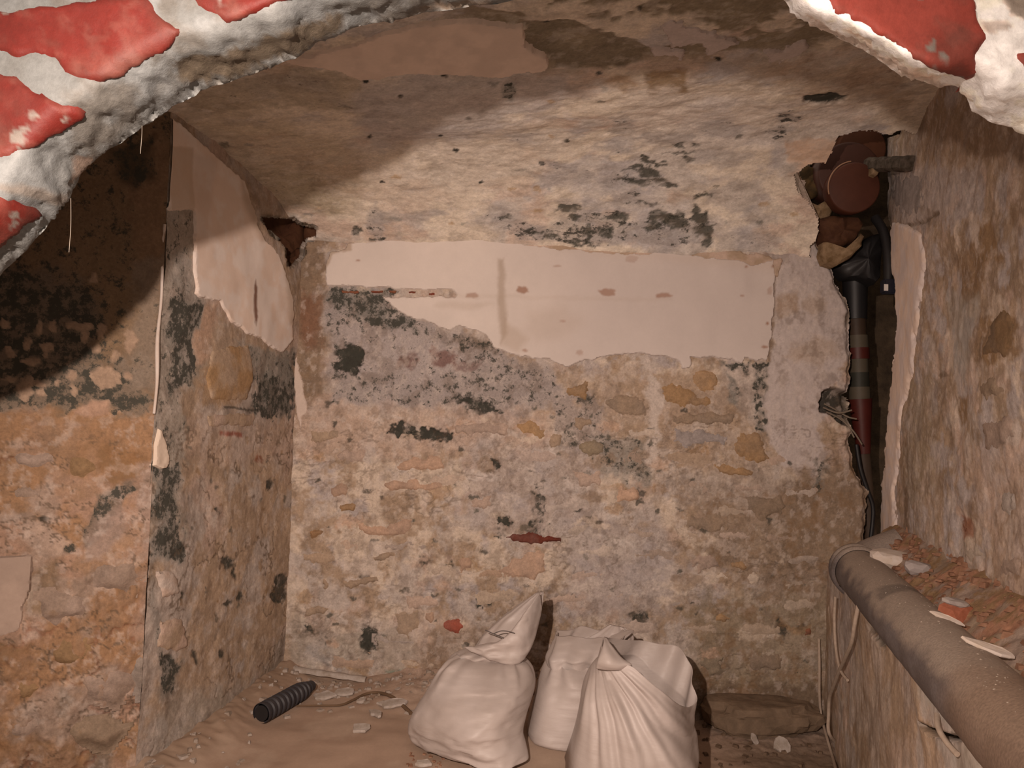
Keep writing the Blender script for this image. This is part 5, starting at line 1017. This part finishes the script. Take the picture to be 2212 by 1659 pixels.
me = bpy.data.meshes.new('sack_body'); me.from_pydata(vl, [], fs); me.update(); me.polygons.foreach_set('use_smooth', np.full(len(me.polygons), True)); me.materials.append(M_SACK)
ob = bpy.data.objects.new('sack_body', me); C.objects.link(ob); md = ob.modifiers.new('cloth', 'SOLIDIFY'); md.thickness = .002; md.offset = 0; keep_world(ob, s3)
def f5(s_, th): return .003*np.sin(3*th+3*s_)
sack('sack_flap', [(1288, 1444, 1366, 1441, 1.84, .012), (1290, 1428, 1362, 1434, 1.832, .016), (1298, 1404, 1342, 1420, 1.845, .018), (1303, 1388, 1318, 1392, 1.87, .012), (1304, 1377, 1310, 1378, 1.90, .004)], 24, 36, 1, f5, True, True, s3, lowfold=.006, seed=44, tri=.004)

# ================================================================== FLOOR LITTER
M_CHIP = noisy('dusty_flake', tuple(CREAM*.55), tuple(WHITE*.75), 40, .85, .2, .4)
M_HOSE = mat1('ribbed_black_hose', (.022, .020, .024), .55, .35, (.04, .036, .04))
a, b = on_floor(563, 1562), on_floor(672, 1498); a[2] += .026; b[2] += .024
hs = tag(empty('corrugated_hose', (a+b)/2), 'short black corrugated hose end lying on the floor in the left corner', 'hose')
n = 90; s_ = np.linspace(0, 1, n); pts = a+(b-a)*s_[:, None]; L_ = np.linalg.norm(b-a); rr = (.0265-.0105*ss(.7, 1, s_))+.0022*np.sign(np.sin(s_*2*math.pi*11))*ss(1, .85, s_)
keep_world(tube('hose_wall', pts, rr, M_HOSE, None, 28, cap=False), hs)
keep_world(tube('hose_bore', a+(b-a)*np.linspace(.004, .9, 10)[:, None], np.linspace(.0215, .012, 10), M_BLACK, None, 24), hs)
M_ROOT = mat1('brown_cord', (.12, .075, .045), .8, .2)
tag(tube('brown_cable', spline([on_floor(x, y)+np.array([0, 0, .004]) for x, y in ((640, 1528), (690, 1527), (735, 1526), (765, 1514), (790, 1502), (815, 1499), (842, 1506), (862, 1520), (888, 1544))], 50), np.linspace(.0026, .006, 50), M_ROOT, None, 8), 'thin brown cable curving over the floor rubble beside the black hose', 'cable')
for x, y, sx, sy, r, lb in ((780, 1578, .028, .020, .1, 'round white plaster flake on the floor in front of the brown cable'), (812, 1546, .030, .013, -.9, 'long pointed plaster flake on the floor, beside the round white flake'), (848, 1524, .045, .030, .2, 'broad beige plaster flake under the arch of the brown cable'), (782, 1518, .016, .012, .4, 'small white plaster flake touching the crest of the brown cable'),
                            (700, 1508, .035, .020, .5, 'grey plaster flake at the foot of the back wall near the black hose'), (742, 1500, .030, .022, .1, 'pinkish plaster flake at the foot of the back wall above the brown cable'), (915, 1655, .022, .012, .1, 'white plaster chip on the floor at the near edge below the left sack')):
    p = on_floor(x, y); tag(shard('plaster_flake', p+np.array([0, 0, .003]), (sx, sy, .008), M_CHIP, int(x), (.12, -.08, r)), lb, 'debris')
p = on_floor(1684, 1616); tag(shard('plaster_flake', p+np.array([0, -.01, .012]), (.026, .030, .008), M_CHIP, 77, (1.0, .1, .2)), 'white plaster flake leaning in the dark rubble right of the open sack', 'debris')
p = on_floor(1628, 1606); tag(shard('plaster_flake', p+np.array([0, 0, .012]), (.012, .016, .006), M_CHIP, 78, (.9, .1, .5)), 'tiny white flake in the dark rubble between the open sack and larger flake', 'debris')
pts = []
for i in range(230):
    x = g.uniform(-.66, .3); y = 2.47-abs(g.normal(0, .10)); pts.append((x, y, floor_z(x, y)+.002))
for i in range(70):
    t = g.uniform(0, 1); y = 1.7+.8*t; x = np.interp(y, [1.75, 2.5], [B[0], A[0]])+abs(g.normal(0, .08))+.01; pts.append((x, y, floor_z(x, y)+.002))
tag(rubble('rubble', pts, .002, .009, noisy('floor_rubble', tuple(TAN*.6), tuple(LIME*.8), 22, .9)), 'pale plaster crumbs along the foot of the back wall', 'rubble', kind='stuff')
pts = []
for i in range(170):
    x, y = g.uniform(.45, 1.05), g.uniform(1.75, 2.45)
    if x < .388+SR*y-.03: pts.append((x, y, floor_z(x, y)+.003))
tag(rubble('rubble', pts, .002, .011, noisy('dark_rubble', (.085, .055, .036), (.17, .115, .078), 45, .9, .2, .5)), 'dark brown brick rubble on the floor right of the sacks', 'rubble', kind='stuff')
pts = [on_floor(x, y) for x, y in zip(g.uniform(880, 960, 26), g.uniform(1625, 1670, 26))]
tag(rubble('rubble', pts, .002, .006, M_RUBBLE), 'small brown crumbs on the floor at the near edge left of the sacks', 'rubble', kind='stuff')
p = on_floor(1650, 1560); tag(lump('boulder', (p[0], 2.45, FLOOR-.065), (.18, .075, .062), noisy('brown_boulder', tuple(BROWN*.6), tuple(BROWN*1.05), 18, .9, .2, .6, .006), 19, (0, 0, .05), 4, .34), 'dark brown rounded boulder at the foot of the back wall, right of the sacks', 'stone')
# low mortar fillet strip at the foot of the back wall
tag(beam('mortar_strip', at(636, 1446, np.float64(2.48)), at(790, 1468, np.float64(2.47)), .012, .008, M_CHIP, None), 'low ridge of pale mortar along the foot of the back wall', 'mortar')
# cobweb threads hanging from the arch
M_WEB = mat1('dusty_thread', (.22, .19, .16), .8)
for (x0, y0, x1, y1), lb in (((306, 245, 303, 332), 'dusty cobweb thread hanging from the arch, the upper one'), ((153, 428, 149, 545), 'dusty cobweb thread hanging from the arch, the lower left one')):
    tag(tube('cobweb_thread', spline([at(x0, y0, np.float64(.90)), at((x0+x1)/2+2, (y0+y1)/2, np.float64(.905)), at(x1, y1, np.float64(.905))], 20), .00032, M_WEB, None, 5), lb, 'cobweb')

# bricks exposed inside the corner hollow
M_HOL = mat1('dark_red_brick', (.045, .018, .010), .9, .1, (.085, .038, .020), 20, .5)  # plain dark red-brown brick tone
for poly, y, sd_ in (([(552, 455), (600, 452), (646, 462), (650, 520), (648, 570), (610, 590), (570, 540)], 2.57, 31), ([(652, 470), (700, 480), (696, 530), (670, 560), (652, 540)], 2.60, 33), ([(600, 560), (640, 530), (670, 530), (660, 590), (625, 610)], 2.55, 35)):
    px_slab('brick', poly, y, .12, M_HOL, wall_back, seed=sd_)
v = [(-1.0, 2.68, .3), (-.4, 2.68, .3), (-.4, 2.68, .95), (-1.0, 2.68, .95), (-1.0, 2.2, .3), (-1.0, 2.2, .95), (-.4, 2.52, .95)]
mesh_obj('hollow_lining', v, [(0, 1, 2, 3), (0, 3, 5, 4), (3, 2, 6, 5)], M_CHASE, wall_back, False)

for o in C.objects:
    n = o.name.split('.')[0]
    g_ = {'rubble_sack': 'rubble sacks by the back wall', 'cord': 'pale cords hanging round the drain pipe', 'plaster_flake': 'plaster flakes on the floor', 'cobweb_thread': 'cobweb threads under the arch', 'plaster_splinter': 'splinters on the drain pipe', 'plaster_lump': 'plaster lumps on the ledge'}.get(n)
    if g_ and o.parent is None: o['group'] = g_
